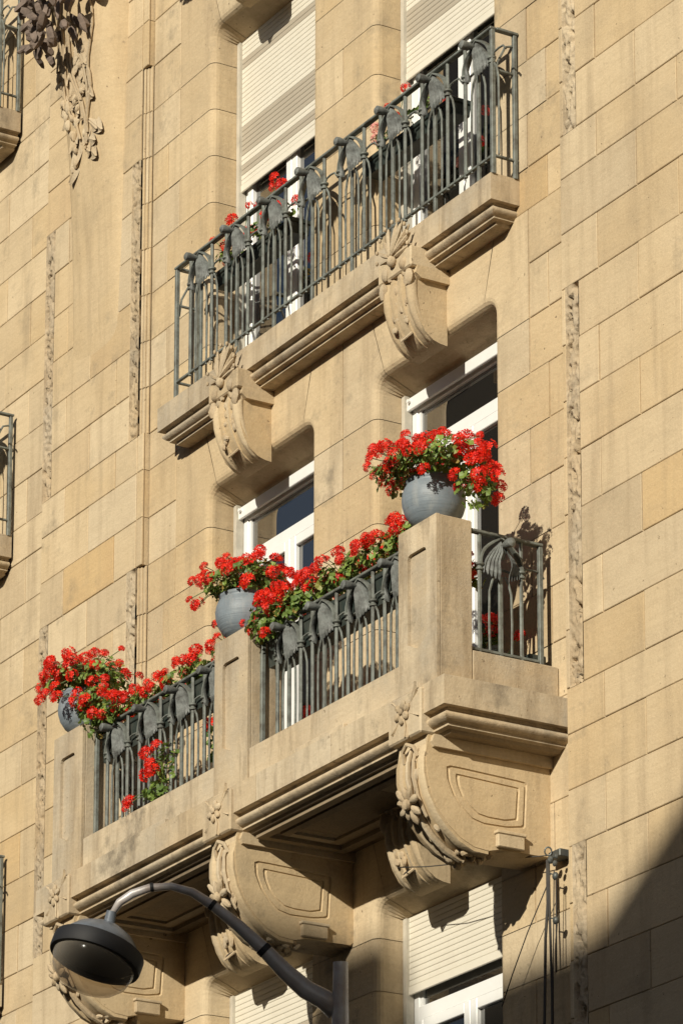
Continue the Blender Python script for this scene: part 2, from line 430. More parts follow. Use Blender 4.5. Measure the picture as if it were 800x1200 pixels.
for i in range(len(CZ) - 1):
    z0, z1 = CZ[i], CZ[i + 1]; par = (i - K0) % 2
    # right pier and the next bay
    xs = [XR] + ([0.416, 1.237] if par == 0 else [0.824]) + [1.70]
    for a, b in zip(xs, xs[1:]): subtract(a, b, z0, z1, flat, Y0, (abs(z0 - 10.674 - .0) < .01 and False))
    xs = [1.70] + ([2.3, 3.1] if par else [2.7]) + [3.6]
    for a, b in zip(xs, xs[1:]): flat.append((a, b, z0, z1, YR, None))
    # left pier
    xs = [-6.845] + ([-6.47, -5.68] if par == 0 else [-6.09]) + [-5.345]
    for a, b in zip(xs, xs[1:]):
        subtract(a, b, z0, z1, flat, Y0, abs(a + 6.47) < .01 and (abs(z0 - 11.386) < .01 or abs(z0 - 12.733 + 0.0) < .03))
    for a, b, yy in ((-5.345, -5.313, 0.012), (-5.313, -5.282, 0.024), (-5.282, XL, 0.036)):
        plain = (11.35 < z0 < 12.2) or (14.9 < z0 < 15.7) or (7.93 < z0 < 8.8)
        if plain and a < -5.34: flat.append((-5.345, XL, z0, z1, Y0, None))
        if not plain: flat.append((a - (.012 if a > -5.34 else 0), b, z0, z1, yy, None))
    # bay to the left of the left pier
    xs = [-9.2] + ([-8.5, -7.66] if par == 0 else [-8.1, -7.25]) + [-6.845]
    for a, b in zip(xs, xs[1:]): flat.append((a, b, z0, z1, 0.075, None))
    # our bay
    st = in_open(z0, z1)
    lefts = (XL, -4.85 if par else -5.02, WIN[0][0]); mids = (WIN[0][1], -2.58, WIN[1][0]); rights = (WIN[1][1], -0.39 if par else -0.18, XR)
    if st == 1:
        flat.append((lefts[0], lefts[1], z0, z1, YR, None))
        chain_block([(lefts[1], z0), (lefts[1], z1)], [(lefts[2], z0, 1, 0), (lefts[2], z1, 1, 0)], YR)
        flat.append((rights[1], rights[2], z0, z1, YR, None))
        chain_block([(rights[1], z0), (rights[1], z1)], [(rights[0], z0, -1, 0), (rights[0], z1, -1, 0)], YR)
        if par:
            chain_block([(mids[1], z0), (mids[1], z1)], [(mids[0], z0, -1, 0), (mids[0], z1, -1, 0)], YR)
            chain_block([(mids[1], z0), (mids[1], z1)], [(mids[2], z0, 1, 0), (mids[2], z1, 1, 0)], YR)
        else:
            blocks.append(dict(poly=None, y=YR, chain='mid', z=(z0, z1), och=None))
    else:
        lint = [s for s in (-1, 0, 1) if abs(z0 - (11.386 + ST * s)) < 0.06 or abs(z0 - (11.742 + ST * s)) < 0.06]
        if lint:
            if par: flat += [(XL, -4.85, z0, z1, YR, None), (-0.39, XR, z0, z1, YR, None)]
            else: flat += [(XL, -4.85, z0, z1, YR, None), (-0.39, -0.18, z0, z1, YR, None), (-0.18, XR, z0, z1, YR, None)]
        else:
            xs = [XL] + ([-4.4, -3.6, -2.8, -2.0, -1.2, -0.4] if par else [-4.85, -4.0, -3.2, -2.4, -1.6, -0.8, -0.18]) + [XR]
            for a, b in zip(xs, xs[1:]): flat.append((a, b, z0, z1, YR, None))
# lintels: a haunch stone at either corner and a flared stone between
def arc(cx, cz, r, a0, a1, n=5, sx=1):
    return [(cx + sx * r * math.cos(a), cz + r * math.sin(a), -sx * math.cos(a), -math.sin(a)) for a in [a0 + (a1 - a0) * i / n for i in range(n + 1)]]
for s in (-1, 0, 1):
    zb, zt, top = (11.386 + ST * s, 12.099 + ST * s, 11.645 + ST * s)
    if s == -1: zb, zt, top = 7.937, 8.614, 8.160
    rc = 0.085
    for wi, (x0, x1) in enumerate(WIN):
        xo_l = (-4.85, -2.58)[wi]; xo_r = (-2.58, -0.39)[wi]
        ch = [(x0, zb, 1, 0)] + [(x0 + rc - rc * math.cos(a), top - rc + rc * math.sin(a), math.cos(a), -math.sin(a)) for a in [math.pi / 2 * k / 5 for k in range(6)]]
        chain_block([(xo_l, zb), (xo_l, zt), (x0 - 0.06, zt)], ch + [(x0 + rc + .01, top, 0, -1)], YR)
        ch = [(x1, zb, -1, 0)] + [(x1 - rc + rc * math.cos(a), top - rc + rc * math.sin(a), -math.cos(a), -math.sin(a)) for a in [math.pi / 2 * k / 5 for k in range(6)]]
        chain_block([(xo_r, zb), (xo_r, zt), (x1 + 0.03, zt)], ch + [(x1 - rc - .01, top, 0, -1)], YR)
        d = dict(poly=[(x0 - 0.06 + G * 2, zt), (x1 + 0.03 - G * 2, zt)], chain=[(x0 + rc + .01 + G, top, 0, -1), (x1 - rc - .01 - G, top, 0, -1)], y=YR, och=None)
        blocks.append(d)
for (a, b, c, d, y, o) in flat: rect_block(a, b, c, d, y, o)

def mid_block(b, gap, mb):
    """the whole stone between the two windows"""
    z0, z1 = b['z']; z0 += gap; z1 -= gap; xa, xb = WIN[0][1], WIN[1][0]; ins = 0.008 if not gap else 0.0
    prof = []
    for k in range(5):
        a = math.pi / 2 * k / 4; prof.append((xa + RA * (1 - math.sin(a)) + ins, YR + RA * (1 - math.cos(a)) ))
    prof = [(xa + ins, YB)] + prof[::-1]
    prof2 = [(xa + xb - p[0], p[1]) for p in prof[::-1]]
    pr = prof + prof2; n = len(pr)
    off = 0.008 if not gap else 0
    vs = [(p[0], p[1] + off, z0) for p in pr] + [(p[0], p[1] + off, z1) for p in pr]
    fs = [(i, i + 1, n + i + 1, n + i) for i in range(n - 1)]
    if gap: fs += [tuple(range(n - 1, -1, -1)), tuple(range(n, 2 * n))]
    mb.add(vs, fs)

def in_frame(b):
    if b['chain'] == 'mid': x, z = -2.58, sum(b['z']) / 2; w, h = .8, .35
    else:
        xs = [p[0] for p in b['poly']] + ([c[0] for c in b['chain']] if b['chain'] else []); zs = [p[1] for p in b['poly']] + ([c[1] for c in b['chain']] if b['chain'] else [])
        x, z = (min(xs) + max(xs)) / 2, (min(zs) + max(zs)) / 2; w, h = max(xs) - min(xs), max(zs) - min(zs)
    px, py = project(x, b['y'], z)
    return (-45 < px < 845 and -45 < py < 1245), w * h
ranked = sorted([(in_frame(b)[1], i) for i, b in enumerate(blocks) if in_frame(b)[0]], reverse=True)
single = set(i for _, i in ranked[:296])
OCH = [(-6.0, 11.386), (-6.4, 12.379), (-5.6, 13.087), (1.3, 9.606), (-.3, 12.099), (-.2, 13.087), (-.3, 12.733), (-4.6, 13.447), (1.0, 13.087)]
rest = MB()
rng = random.Random(3)
for i, b in enumerate(blocks):
    tgt = MB() if i in single else rest
    jit = rng.uniform(-0.0025, 0.0025)
    if b['chain'] == 'mid': mid_block(b, G, tgt); mid_block(b, 0, mortar)
    else: block_mb(b, G, tgt, jit if b['chain'] is None else 0); block_mb(b, 0, mortar, 0.009)
    if i in single:
        och = False
        if b['chain'] is None:
            (ax, az), (bx, _) = b['poly'][0], b['poly'][1]
            och = any(abs(az - z_) < .02 and x_ > ax and x_ < bx for x_, z_ in OCH) or rng.random() < 0.025
        tgt.build('stone_block', OCHRE if och else STONE, bld)
rest.build('stone_block', STONE, bld, kind='stuff')
mortar.build('mortar', MORTAR, bld, kind='stuff')

# plain masses of the building around the part that is shown
wm = MB()
wm.box(-22, -9.2, 0.06, 6, -0.5, 19, .0); wm.box(3.6, 14, 0.06, 6, -0.5, 19)
wm.box(-9.2, 3.6, 0.02, 6, -0.5, CZ[0]); wm.box(-9.2, 3.6, 0.02, 6, CZ[-1], 19.0)
wm.box(-9.2, 3.6, 1.6, 6, CZ[0], CZ[-1])
wm.box(-22.3, 14.3, -0.35, 6, 19.0, 19.5)
wm.build('wall', STONE, bld)
rf = MB(); rf.prism([(-0.3, 19.5), (1.6, 22.6), (6, 22.8), (6, 19.5)], 0, -22.2, 14.2); rf.build('roof', ROOFM, bld)

# carved bands down the edges of the piers
def relief(x0, x1, z0, z1, seed, y=0.0):
    rg = random.Random(seed); nx = 18; nz = int((z1 - z0) / 0.008)
    H = np.full((nz + 1, nx + 1), 0.0)
    X = np.linspace(x0, x1, nx + 1)[None, :]; Z = np.linspace(z0, z1, nz + 1)[:, None]
    xm = (x0 + x1) / 2; w = (x1 - x0) / 2
    h = np.full((nz + 1, nx + 1), 0.040)              # depth of the ground of the carving
    z = z0 + 0.03
    while z < z1 - 0.02:
        side = rg.choice((-1, 1)); cx = xm + side * rg.uniform(0.0, 0.75) * w
        rx = rg.uniform(0.35, 0.95) * w; rz = rg.uniform(0.025, 0.10); tilt = rg.uniform(-1.3, 1.3)
        zz = z + rg.uniform(0, .04)
        u = (X - cx) / rx; v = (Z - zz + tilt * (X - cx)) / rz
        d = u * u + v * v + 0.25 * np.sin(X * 90 + zz * 50) * np.sin(Z * 70)
        lobe = 0.044 * np.clip(1 - d, 0, 1) ** 0.3 - 0.006 * np.sin(v * 6 + u * 4) * (d < 1)
        h = np.where(d < 1, np.minimum(h, 0.040 - lobe + rg.uniform(-0.006, 0.006)), h)
        z += rg.uniform(0.018, 0.05)
    for _ in range(int((z1 - z0) / .045)):                 # drilled hollows between the leaves
        cx = rg.uniform(x0 + .02, x1 - .02); zz = rg.uniform(z0, z1); rx = rg.uniform(.007, .016); rz = rg.uniform(.012, .045); tl = rg.uniform(-1.2, 1.2)
        d = ((X - cx) / rx) ** 2 + ((Z - zz + tl * (X - cx)) / rz) ** 2
        h = np.maximum(h, 0.085 * np.clip(1.15 - d, 0, 1) ** .5)
    for j in range(nz + 1):
        for i in range(nx + 1):
            h[j, i] += 0.006 * noise.noise(Vector((X[0, i] * 40, seed, Z[j, 0] * 40)))
    edge = np.minimum(np.minimum((X - x0), (x1 - X)) / 0.014, np.minimum((Z - z0), (z1 - Z)) / 0.02)
    edge = np.clip(edge, 0, 1)
    h = h * edge + (0.0) * (1 - edge)
    h += y
    mb = MB()
    vs = [(X[0, i], h[j, i], Z[j, 0]) for j in range(nz + 1) for i in range(nx + 1)]
    fs = [(j * (nx + 1) + i, j * (nx + 1) + i + 1, (j + 1) * (nx + 1) + i + 1, (j + 1) * (nx + 1) + i) for j in range(nz) for i in range(nx)]
    mb.add(vs, fs); return mb
sd_ = 1
for (a, b, zr) in STRIPX:
    for (c, d) in zr:
        sd_ += 1; relief(a - .004, b + .004, c - .003, d + .003, sd_, .001).build('carved_band', BAND, bld, smooth='all')

# swelling shaft with carved garland at the top left
sh = MB(); vs = []; nz, nx = 44, 26
for j in range(nz + 1):
    z = 13.2 + (17.2 - 13.2) * j / nz
    t = max(0.0, min(1.0, (z - 13.2) / 3.0)); dep = 0.02 * min(1, t * 9) + 0.34 * t ** 2.3; hw = 0.36 + 0.10 * t
    for i in range(nx + 1):
        u = -1 + 2 * i / nx
        vs.append((-6.02 + hw * u, 0.004 - dep * (1 - abs(u) ** 2.6) ** 0.5, z))
sh.add(vs, [(j * (nx + 1) + i, j * (nx + 1) + i + 1, (j + 1) * (nx + 1) + i + 1, (j + 1) * (nx + 1) + i) for j in range(nz) for i in range(nx)])
shaft = sh.build('swelling_shaft', STONE, bld, smooth='all')
def shaft_y(x, z):
    t = max(0.0, min(1.0, (z - 13.2) / 3.0)); dep = 0.02 * min(1, t * 9) + 0.34 * t ** 2.3; hw = 0.36 + 0.10 * t
    u = max(-1, min(1, (x + 6.02) / hw)); return 0.004 - dep * (1 - abs(u) ** 2.6) ** 0.5
rg = random.Random(21); gm = MB()
for k in range(7):                                     # hanging stems
    x = -6.22 + 0.075 * k + rg.uniform(-.02, .02); z0 = rg.uniform(14.85, 15.3); z1 = rg.uniform(15.6, 16.1)
    pts = []
    for q in range(9):
        z = z1 + (z0 - z1) * q / 8; xx = x + 0.05 * math.sin(q * .8 + k) - 0.02 * q / 8 * (k - 3)
        pts.append((xx, shaft_y(xx, z) - 0.016, z))
    gm.tube(pts, [0.011] * 9, 6)
def leafshape(mb, c, ang, L, W, y, curl=0.03, lift=0.02):
    """a carved leaf lying on the wall: ridged blade with a raised rim"""
    vs = []; n = 8; dx, dz = math.cos(ang), math.sin(ang)
    for i in range(n + 1):
        t = i / n; w = W * math.sin(math.pi * min(1, t * 0.9 + 0.06)) ** 0.8
        for s in (-1, -0.55, 0, 0.55, 1):
            px = c[0] + dx * L * t - dz * w * s; pz = c[1] + dz * L * t + dx * w * s
            yy = y(px, pz) - lift - curl * t * t + (0.014 if abs(s) == .55 else 0.0) + (0.02 if abs(s) == 1 else 0) * (1 - t * .5)
            vs.append((px, yy, pz))
    mb.add(vs, [(i * 5 + k, i * 5 + k + 1, (i + 1) * 5 + k + 1, (i + 1) * 5 + k) for i in range(n) for k in range(4)])
for k in range(44):
    z = rg.uniform(14.86, 15.85); wd = 0.10 + 0.20 * (z - 14.8); x = -6.10 + rg.uniform(-wd, wd) + 0.1 * (15.6 - z) * 0.3
    leafshape(gm, (x, z), rg.uniform(-2.6, -0.5), rg.uniform(.14, .30), rg.uniform(.035, .07), shaft_y, 0.03, 0.008)
for k in range(26):                                     # buds
    z = rg.uniform(14.75, 15.6); wd = 0.08 + 0.18 * (z - 14.6); x = -6.12 + rg.uniform(-wd, wd)
    gm.blob((x, shaft_y(x, z) - .012, z), rg.uniform(.02, .04), .022, rg.uniform(.025, .055), None, 8, 6, .3)
gm.build('stone_garland', CARVED, shaft, smooth=True)
cm = MB()
for k in range(130):                                     # bunch of buds and leaves under the course above
    x = -6.02 + rg.uniform(-.56, .44); z = rg.uniform(15.58, 16.35) + 0.35 * abs(x + 6.02)
    y = shaft_y(x, z) - rg.uniform(.02, .30)
    Mx = Matrix.Rotation(rg.uniform(-1.1, 1.1), 3, 'X') @ Matrix.Rotation(rg.uniform(-.9, .9), 3, 'Y')
    cm.blob((x, y, z), rg.uniform(.022, .045), rg.uniform(.022, .045), rg.uniform(.05, .10), Mx, rg.choice((4, 5, 6)), 5, .5)
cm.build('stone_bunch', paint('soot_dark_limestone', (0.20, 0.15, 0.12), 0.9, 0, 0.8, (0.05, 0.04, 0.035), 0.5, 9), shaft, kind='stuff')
cp = MB(); cp.prism([(0.0, 16.35), (-0.42, 16.35), (-0.50, 16.6), (-0.62, 16.9), (-0.62, 17.25), (0.0, 17.25)], 0, -6.56, -5.5); cp.build('corbel_course', STONE, bld)

# ------------------------------------------------------------------ windows
def bar_box(mb, x0, x1, z0, z1, y0, y1): mb.box(x0, x1, y0, y1, z0, z1, 0.004)
def window(x0, x1, zb, zt, shut=None, pitch=0.05, label=None, gcol=None, trans=None, door=True):
    """zt: underside of the shutter head; shut: height of the lower edge of a lowered shutter"""
    w = part_empty('window', bld)
    if label: w['label'] = label
    g = MB()
    for a, b in ((x0 + .002, x0 + .042), (x1 - .042, x1 - .002)):
        g = MB(); g.prism([(a, .245), (b, .245), (b, .30), (b - .008, .30), (b - .008, .262), (a + .008, .262), (a + .008, .30), (a, .30)], 2, zb, zt + .02)
        g.build('shutter_guide', GUIDE, w)
    if shut is None:
        h = MB(); h.box(x0 + .03, x1 - .03, .262, .285, zt - .085, zt - .002, .004); h.tube([(x0 + .08, .24, zt - .03), (x0 + .08, .262, zt - .03)], .013, 8)
        h.build('shutter_end_bar', PVC, w)
    fr = MB(); t = 0.075; yb0, yb1 = .305, .365; xa, xb = x0 + .02, x1 - .02
    ztt = zt - .02
    bar_box(fr, xa, xa + t, zb, ztt, yb0, yb1); bar_box(fr, xb - t, xb, zb, ztt, yb0, yb1)
    bar_box(fr, xa + t, xb - t, ztt - t, ztt, yb0 + .002, yb1); bar_box(fr, xa + t, xb - t, zb, zb + t, yb0 + .002, yb1)
    if trans: bar_box(fr, xa + t, xb - t, trans - .045, trans + .045, yb0 - .004, yb1)
    fr.build('frame', PVC, w)
    ztop = (trans - .045) if trans else ztt - t
    xc = (x0 + x1) / 2
    for k, (a, b) in enumerate(((xa + t - .01, xc - .002), (xc + .002, xb - t + .01))):
        s = MB(); q = .068; ya, yb = .292 + .003 * k, .345
        bar_box(s, a, a + q, zb + t, ztop, ya, yb); bar_box(s, b - q, b, zb + t, ztop, ya, yb)
        bar_box(s, a + q, b - q, ztop - q, ztop, ya + .002, yb); bar_box(s, a + q, b - q, zb + t, zb + t + q, ya + .002, yb)
        s.build('sash', PVC, w)
        p = MB(); p.box(a + q, b - q, .325, .331, zb + t + q, ztop - q); p.build('pane', GLASS, w)
    if trans:
        for q in (xa + t, xb - t - .03):
            s = MB(); s.box(q, q + .03, .315, .345, trans + .045, ztt - t); s.build('bead', PVC, w)
        p = MB(); p.box(xa + t + .03, xb - t - .03, .329, .335, trans + .045, ztt - t); p.build('pane', GLASS, w)
    if shut is not None:
        z = shut; first = True; k = 0; me = None; lastn = 0
        rr = random.Random(int(x0 * 100))
        e = MB(); e.box(x0 + .028, x1 - .028, .262, .278, z, z + .055, .004); e.build('shutter_end_bar', SLAT, w); z += .057
        n = int((zt + .10 - z) / pitch)
        prof = [(0, .2785), (0.0008, .2685), (pitch * .12, .2664), (pitch * .5, .2657), (pitch * .85, .2662), (pitch - .0022, .2682), (pitch - .0022, .2785)]
        m1 = MB(); vs = [(xx, p[1], p[0]) for xx in (x0 + .025, x1 - .025) for p in prof]; n7 = len(prof)
        m1.add(vs, [(i, i + 1, n7 + i + 1, n7 + i) for i in range(n7 - 1)] + [tuple(range(n7)), tuple(range(2 * n7 - 1, n7 - 1, -1))])
        ms = [m1.mesh('slat', SLAT, False), m1.mesh('slat', SLATG, False)]
        for k in range(n):
            gsl = (zt > 14 and 0.20 < k * pitch < 0.42) or rr.random() < 0.04
            link('slat', ms[1 if gsl else 0], w, mat=Matrix.Translation((0, 0, z + k * pitch)))
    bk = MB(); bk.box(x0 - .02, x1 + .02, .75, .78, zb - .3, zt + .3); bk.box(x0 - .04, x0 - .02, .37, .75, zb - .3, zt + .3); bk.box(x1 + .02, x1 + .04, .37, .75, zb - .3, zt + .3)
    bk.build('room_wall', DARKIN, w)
    return w
window(*WIN[0], 8.90, 11.545, None, trans=11.16, label='left glazed balcony door behind the lower balcony')
window(*WIN[1], 8.90, 11.545, None, trans=11.16, label='right glazed balcony door behind the lower balcony')
window(*WIN[0], 12.40, 15.03, 13.90, .037, label='upper left window with cream roller shutter halfway down')
window(*WIN[1], 12.40, 15.03, 13.78, .037, label='upper right window with cream roller shutter halfway down')
window(*WIN[0], 5.6, 8.06, 7.50, .0375, trans=7.40, label='lower left window with its roller shutter lowered')
window(*WIN[1], 5.6, 8.06, 7.585, .0375, trans=7.46, label='lower right window with its roller shutter lowered')

# ------------------------------------------------------------------ stone corbels under the small balconies
def corbel(parent, cx, dz=0.0, name='corbel'):
    b = MB(); w = 0.165
    prof = [(.052, 12.03), (-.195, 12.03), (-.205, 11.95), (-.20, 11.86), (-.185, 11.77), (-.155, 11.69), (-.11, 11.62), (-.05, 11.575), (.0, 11.56), (.052, 11.555)]
    pr = [(p[0], p[1] + dz) for p in prof]
    b.prism(pr, 0, cx - w, cx + w)
    # two ridges and a sunk middle on the face
    face = [(-.19, 12.03), (-.21, 11.93), (-.203, 11.84), (-.18, 11.75), (-.145, 11.67), (-.09, 11.605), (-.03, 11.57)]
    for sx in (-1, 1):
        b.tube([(cx + sx * (w - .034), p[0] + .020, p[1] + dz + .008) for p in face], [.042, .042, .04, .038, .034, .028, .02], 10)
        b.tube([(cx + sx * .055, p[0] + .004, p[1] + dz) for p in face], [.03, .028, .022, .018, .015, .012, .008], 6)
    o = b.build(name, STONE, parent, smooth=True)
    s = MB(); s.prism([(.052, 12.035 + dz), (-.185, 12.035 + dz), (-.20, 11.985 + dz), (-.16, 11.955 + dz), (.052, 11.955 + dz)], 0, cx + w - .01, cx + w + .035)
    s.prism([(.052, 12.035 + dz), (-.185, 12.035 + dz), (-.20, 11.985 + dz), (-.16, 11.955 + dz), (.052, 11.955 + dz)], 0, cx - w - .035, cx - w + .01)
    s.box(cx - w - .03, cx + w + .03, -.235, .04, 12.025 + dz, 12.165 + dz, .01)
    s.build('corbel_shelf', STONE, o)
    d = MB(); r = random.Random(int(cx * 10 + dz))
    for k in range(9):                                  # palmette
        a = R(12 + 156 * k / 8); L = .15 + .075 * math.sin(a)
        M = Matrix.Rotation(-(a - math.pi / 2), 3, 'Y') @ Matrix.Rotation(R(-10), 3, 'X')
        c = Vector((cx + math.cos(a) * L * .62, -.235 - .012 * (k % 2), 12.135 + dz + math.sin(a) * L * .62))
        d.blob(c, .0145, .018, L * .55, M, 6, 6, .25)
        tip = Vector((cx + math.cos(a) * L * 1.12, -.25, 12.135 + dz + math.sin(a) * L * 1.12)); d.blob(tip, .010, .012, .016, None, 6, 5)
    for sx in (-1, 1):
        d.blob((cx + sx * .105, -.228, 12.07 + dz), .042, .028, .04, None, 10, 7, .25)
        d.blob((cx + sx * .15, -.22, 11.97 + dz), .04, .03, .06, None, 8, 6, .3)
    d.blob((cx, -.25, 12.12 + dz), .035, .035, .04, None, 8, 6)
    for k in range(18):
        z = 12.04 - k * .02; d.blob((cx + r.uniform(-.09, .09), -.212 + (12.02 - z) * .12, z + dz), r.uniform(.014, .03), .02, r.uniform(.02, .04), None, 6, 5, .3)
    d.build('palmette', CARVED, o, smooth=True)
    g = MB()                                            # open lozenge drop at the foot
    q = [(0, .055), (.055, .012), (0, -.05), (-.055, .012)]
    M = Matrix.Rotation(R(-42), 3, 'X'); c0 = Vector((cx, -.148, 11.635 + dz))
    ring = [c0 + M @ Vector((p[0], 0, p[1])) for p in q]
    g.tube(ring + [ring[0], ring[1]], .009, 6)
    g.build('lozenge_rim', CARVED, o)
    g2 = MB(); rin = [c0 + M @ Vector((p[0] * .8, .0015 - .006, p[1] * .8)) for p in q]; g2.add(rin + [c0 + M @ Vector((p[0] * .4, -.004, p[1] * .4)) for p in q], [(0, 1, 5, 4), (1, 2, 6, 5), (2, 3, 7, 6), (3, 0, 4, 7), (4, 5, 6, 7)])
    g2.build('lozenge_shade', DARKIN, o)  # flat dark face painting the shade inside the lozenge
    return o
corbel(bld, -1.48, -3.485); corbel(bld, -3.68, -3.485)

# ------------------------------------------------------------------ mouldings swept round the three free sides of a slab
def swept(x0, x1, yf, yw, prof, name, mat, parent, breaks=(), under=None):
    """moulded slab, cut into stones at the breaks; its underside can take a sooty stone darkened for shade"""
    bs = [None] + list(breaks) + [None]; out = None
    for q in range(len(bs) - 1):
        mb = MB(); ring = []; a, b = bs[q], bs[q + 1]
        for (o, z) in prof:
            L = [(x0 + o, yw, z), (x0 + o, yf + o, z)] if a is None else [(a + .002, yw, z), (a + .002, yf + o, z)]
            Rr = [(x1 - o, yf + o, z), (x1 - o, yw, z)] if b is None else [(b - .002, yf + o, z), (b - .002, yw, z)]
            ring.append(L + Rr)
        vs = [p for r in ring for p in r]; n = len(prof)
        fs = [(i * 4 + k, i * 4 + k + 1, (i + 1) * 4 + k + 1, (i + 1) * 4 + k) for i in range(n - 1) for k in range(3)]
        fs.append((0, 3, 2, 1)); fs.append(tuple((n - 1) * 4 + k for k in range(4)))
        mb.add(vs, fs); me = mb.mesh(name, mat, True)
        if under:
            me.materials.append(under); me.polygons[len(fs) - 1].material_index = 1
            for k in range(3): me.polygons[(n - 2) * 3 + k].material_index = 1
        o_ = link(name, me, parent); out = out or o_
    return out
def torus_prof(o0, z0, z1, bulge, n=7):
    return [(o0 - bulge * math.sin(math.pi * k / n), z0 + (z1 - z0) * k / n) for k in range(n + 1)]

# ------------------------------------------------------------------ wrought iron railing
MODS = {}
def rail_meshes(H, wA):
    key = (H, wA)
    if key in MODS: return MODS[key]
    h = wA / 2; zc = H - .205; d = {}
    m = MB(); m.tube([(0, 0, 0), (0, 0, H)], .0125, 6)
    m.lathe((0, 0, zc), [(.010, -.022), (.024, -.018), (.026, -.008), (.015, 0), (.015, .004), (.028, .012), (.030, .022), (.012, .03)], 10)
    d['collared_baluster'] = m.mesh('collared_baluster', IRON, True)
    m = MB(); m.box(-.013, .013, -.009, .009, 0, H - .24, .002); d['baluster'] = m.mesh('baluster', IRON)
    m = MB(); m.tube([(0, 0, 0), (.004, 0, (H - .3) * .5), (.0, 0, H - .34), (-.02, 0, H - .27), (-.045, 0, H - .235)], .0075, 6); d['thin_bar'] = m.mesh('thin_bar', IRON, True)
    m = MB(); n = 12; pts = []
    for k in range(n + 1):
        q = 1 - abs(2 * k / n - 1); a = q * math.pi / 2; pts.append(((-1 if k < n / 2 else 1) * h * (1 - q ** 1.9) , -.004, zc + .02 + (H - .006 - zc - .02) * q ** .8))
    m.tube(pts, .0, 6, flat=(.024, .010)); d['arch'] = m.mesh('arch', IRON, True)
    m = MB(); pts = [( h, 0, zc + .02)] + [(h + .02 + (0.02) * k, 0, zc + .03 + .022 * math.sin(math.pi * k / 5)) for k in range(5)]
    m.tube([(h, 0, zc + .01), (h + .03, 0, zc + .045), (h + .08, 0, zc + .05), (h + .13, 0, zc + .045), (h + .16, 0, zc + .01)], .007, 6)
    m.tube([(-h, 0, zc - .01), (0, 0, zc + .012), (h, 0, zc - .01)], .008, 6)
    d['link_bar'] = m.mesh('link_bar', IRON, True)
    for sgn, nm in ((-1, 'a'), (1, 'b')):                   # winged leaf: ribbed half blade between the bud and the arch
        m = MB(); vs = []; nt_, ns = 9, 9
        for i in range(nt_ + 1):
            t = i / nt_
            ou = h * .93 * (1 - (1 - min(1, t * .93 + .04)) ** 1.9)
            inn = .010 + .022 * t + (.018 * math.sin(math.pi * min(1, max(0, (t - .35) / .5))))
            for k in range(ns + 1):
                q = k / ns; rid = (.0055 if k % 2 else -.0055) * min(1, t * 2)
                z = H - .030 - .225 * t + (.022 if k % 2 else -.014) * (t > .95) + .035 * q * t * t - .012 * (1 - q) * t
                vs.append((sgn * (inn + (ou - inn) * q), -.008 - .055 * (1 - q) ** .8 * math.sin(math.pi * (.12 + .68 * t)) + rid, z))
        nn = len(vs); vs += [(p[0], p[1] + .008, p[2]) for p in vs]; w_ = ns + 1
        fs = [(i * w_ + k, i * w_ + k + 1, (i + 1) * w_ + k + 1, (i + 1) * w_ + k) for i in range(nt_) for k in range(ns)]
        fs += [tuple(j + nn for j in reversed(f)) for f in list(fs)]
        rim = [nt_ * w_ + k for k in range(w_)] + [i * w_ + ns for i in range(nt_ - 1, -1, -1)] + [k for k in range(ns - 1, -1, -1)] + [i * w_ for i in range(1, nt_ + 1)]
        fs += [(rim[k], rim[k + 1], rim[k + 1] + nn, rim[k] + nn) for k in range(len(rim) - 1)]
        m.add(vs, fs); d['leaf_' + nm] = m.mesh('iron_leaf', IRONLEAF, True)
    m = MB(); m.tube([(0, .01, H - .05), (0, -.03, H - .056), (0, -.06, H - .06), (0, -.10, H - .062), (0, -.125, H - .062), (0, -.135, H - .06)], [.013, .014, .022, .030, .028, .012], 10)
    m.blob((0, -.02, H - .09), .030, .022, .055, None, 8, 6)
    d['bud'] = m.mesh('bud', IRONLEAF, True)
    MODS[key] = d; return d
def railing(parent, ox, oy, zb, H, ang, length, centres, wA=0.29, name='railing', ext=0.0, ends=(True, True), label=None):
    """local u runs along the railing, v = depth (minus is outward)"""
    r = part_empty(name, parent)
    if label: r['label'] = label
    B = Matrix.Translation((ox, oy, zb)) @ Matrix.Rotation(ang, 4, 'Z')
    d = rail_meshes(H, wA)
    def put(nm, key, u, flip=False):
        M = B @ Matrix.Translation((u, 0, 0))
        if flip: M = M @ Matrix.Scale(-1, 4, (1, 0, 0))
        link(nm, d[key], r, mat=M)
    for u in centres:
        for s in (-1, 1):
            put('collared_baluster', 'collared_baluster', u + s * wA / 2); put('iron_leaf', 'leaf_a' if s < 0 else 'leaf_b', u)
            put('thin_bar', 'thin_bar', u + s * wA * .26, s < 0)
        put('baluster', 'baluster', u); put('arch', 'arch', u); put('bud', 'bud', u); put('link_bar', 'link_bar', u)
        if length > 1: put('thin_bar', 'thin_bar', u + wA / 2 + .075)
    def world_mb(m):
        m.v = [tuple(B @ Vector(p)) for p in m.v]; return m
    m = MB(); m.box(0, length, -.022, .022, H, H + .018, .004); world_mb(m).build('handrail', IRON, r)
    m = MB(); m.box(0, length, -.012, .012, .012, .028, .002); world_mb(m).build('bottom_rail', IRON, r)
    for i, u in enumerate((0.012, length - .012)):
        if ends[i]:
            m = MB(); m.box(u - .014, u + .014, -.014, .014, -ext, H, .003); world_mb(m).build('end_post', IRON, r)
    if ext:
        for u in centres:
            m = MB(); m.box(u - .012, u + .012, -.010, .010, -ext, 0.013, .002); world_mb(m).build('foot', IRON, r)
    return r

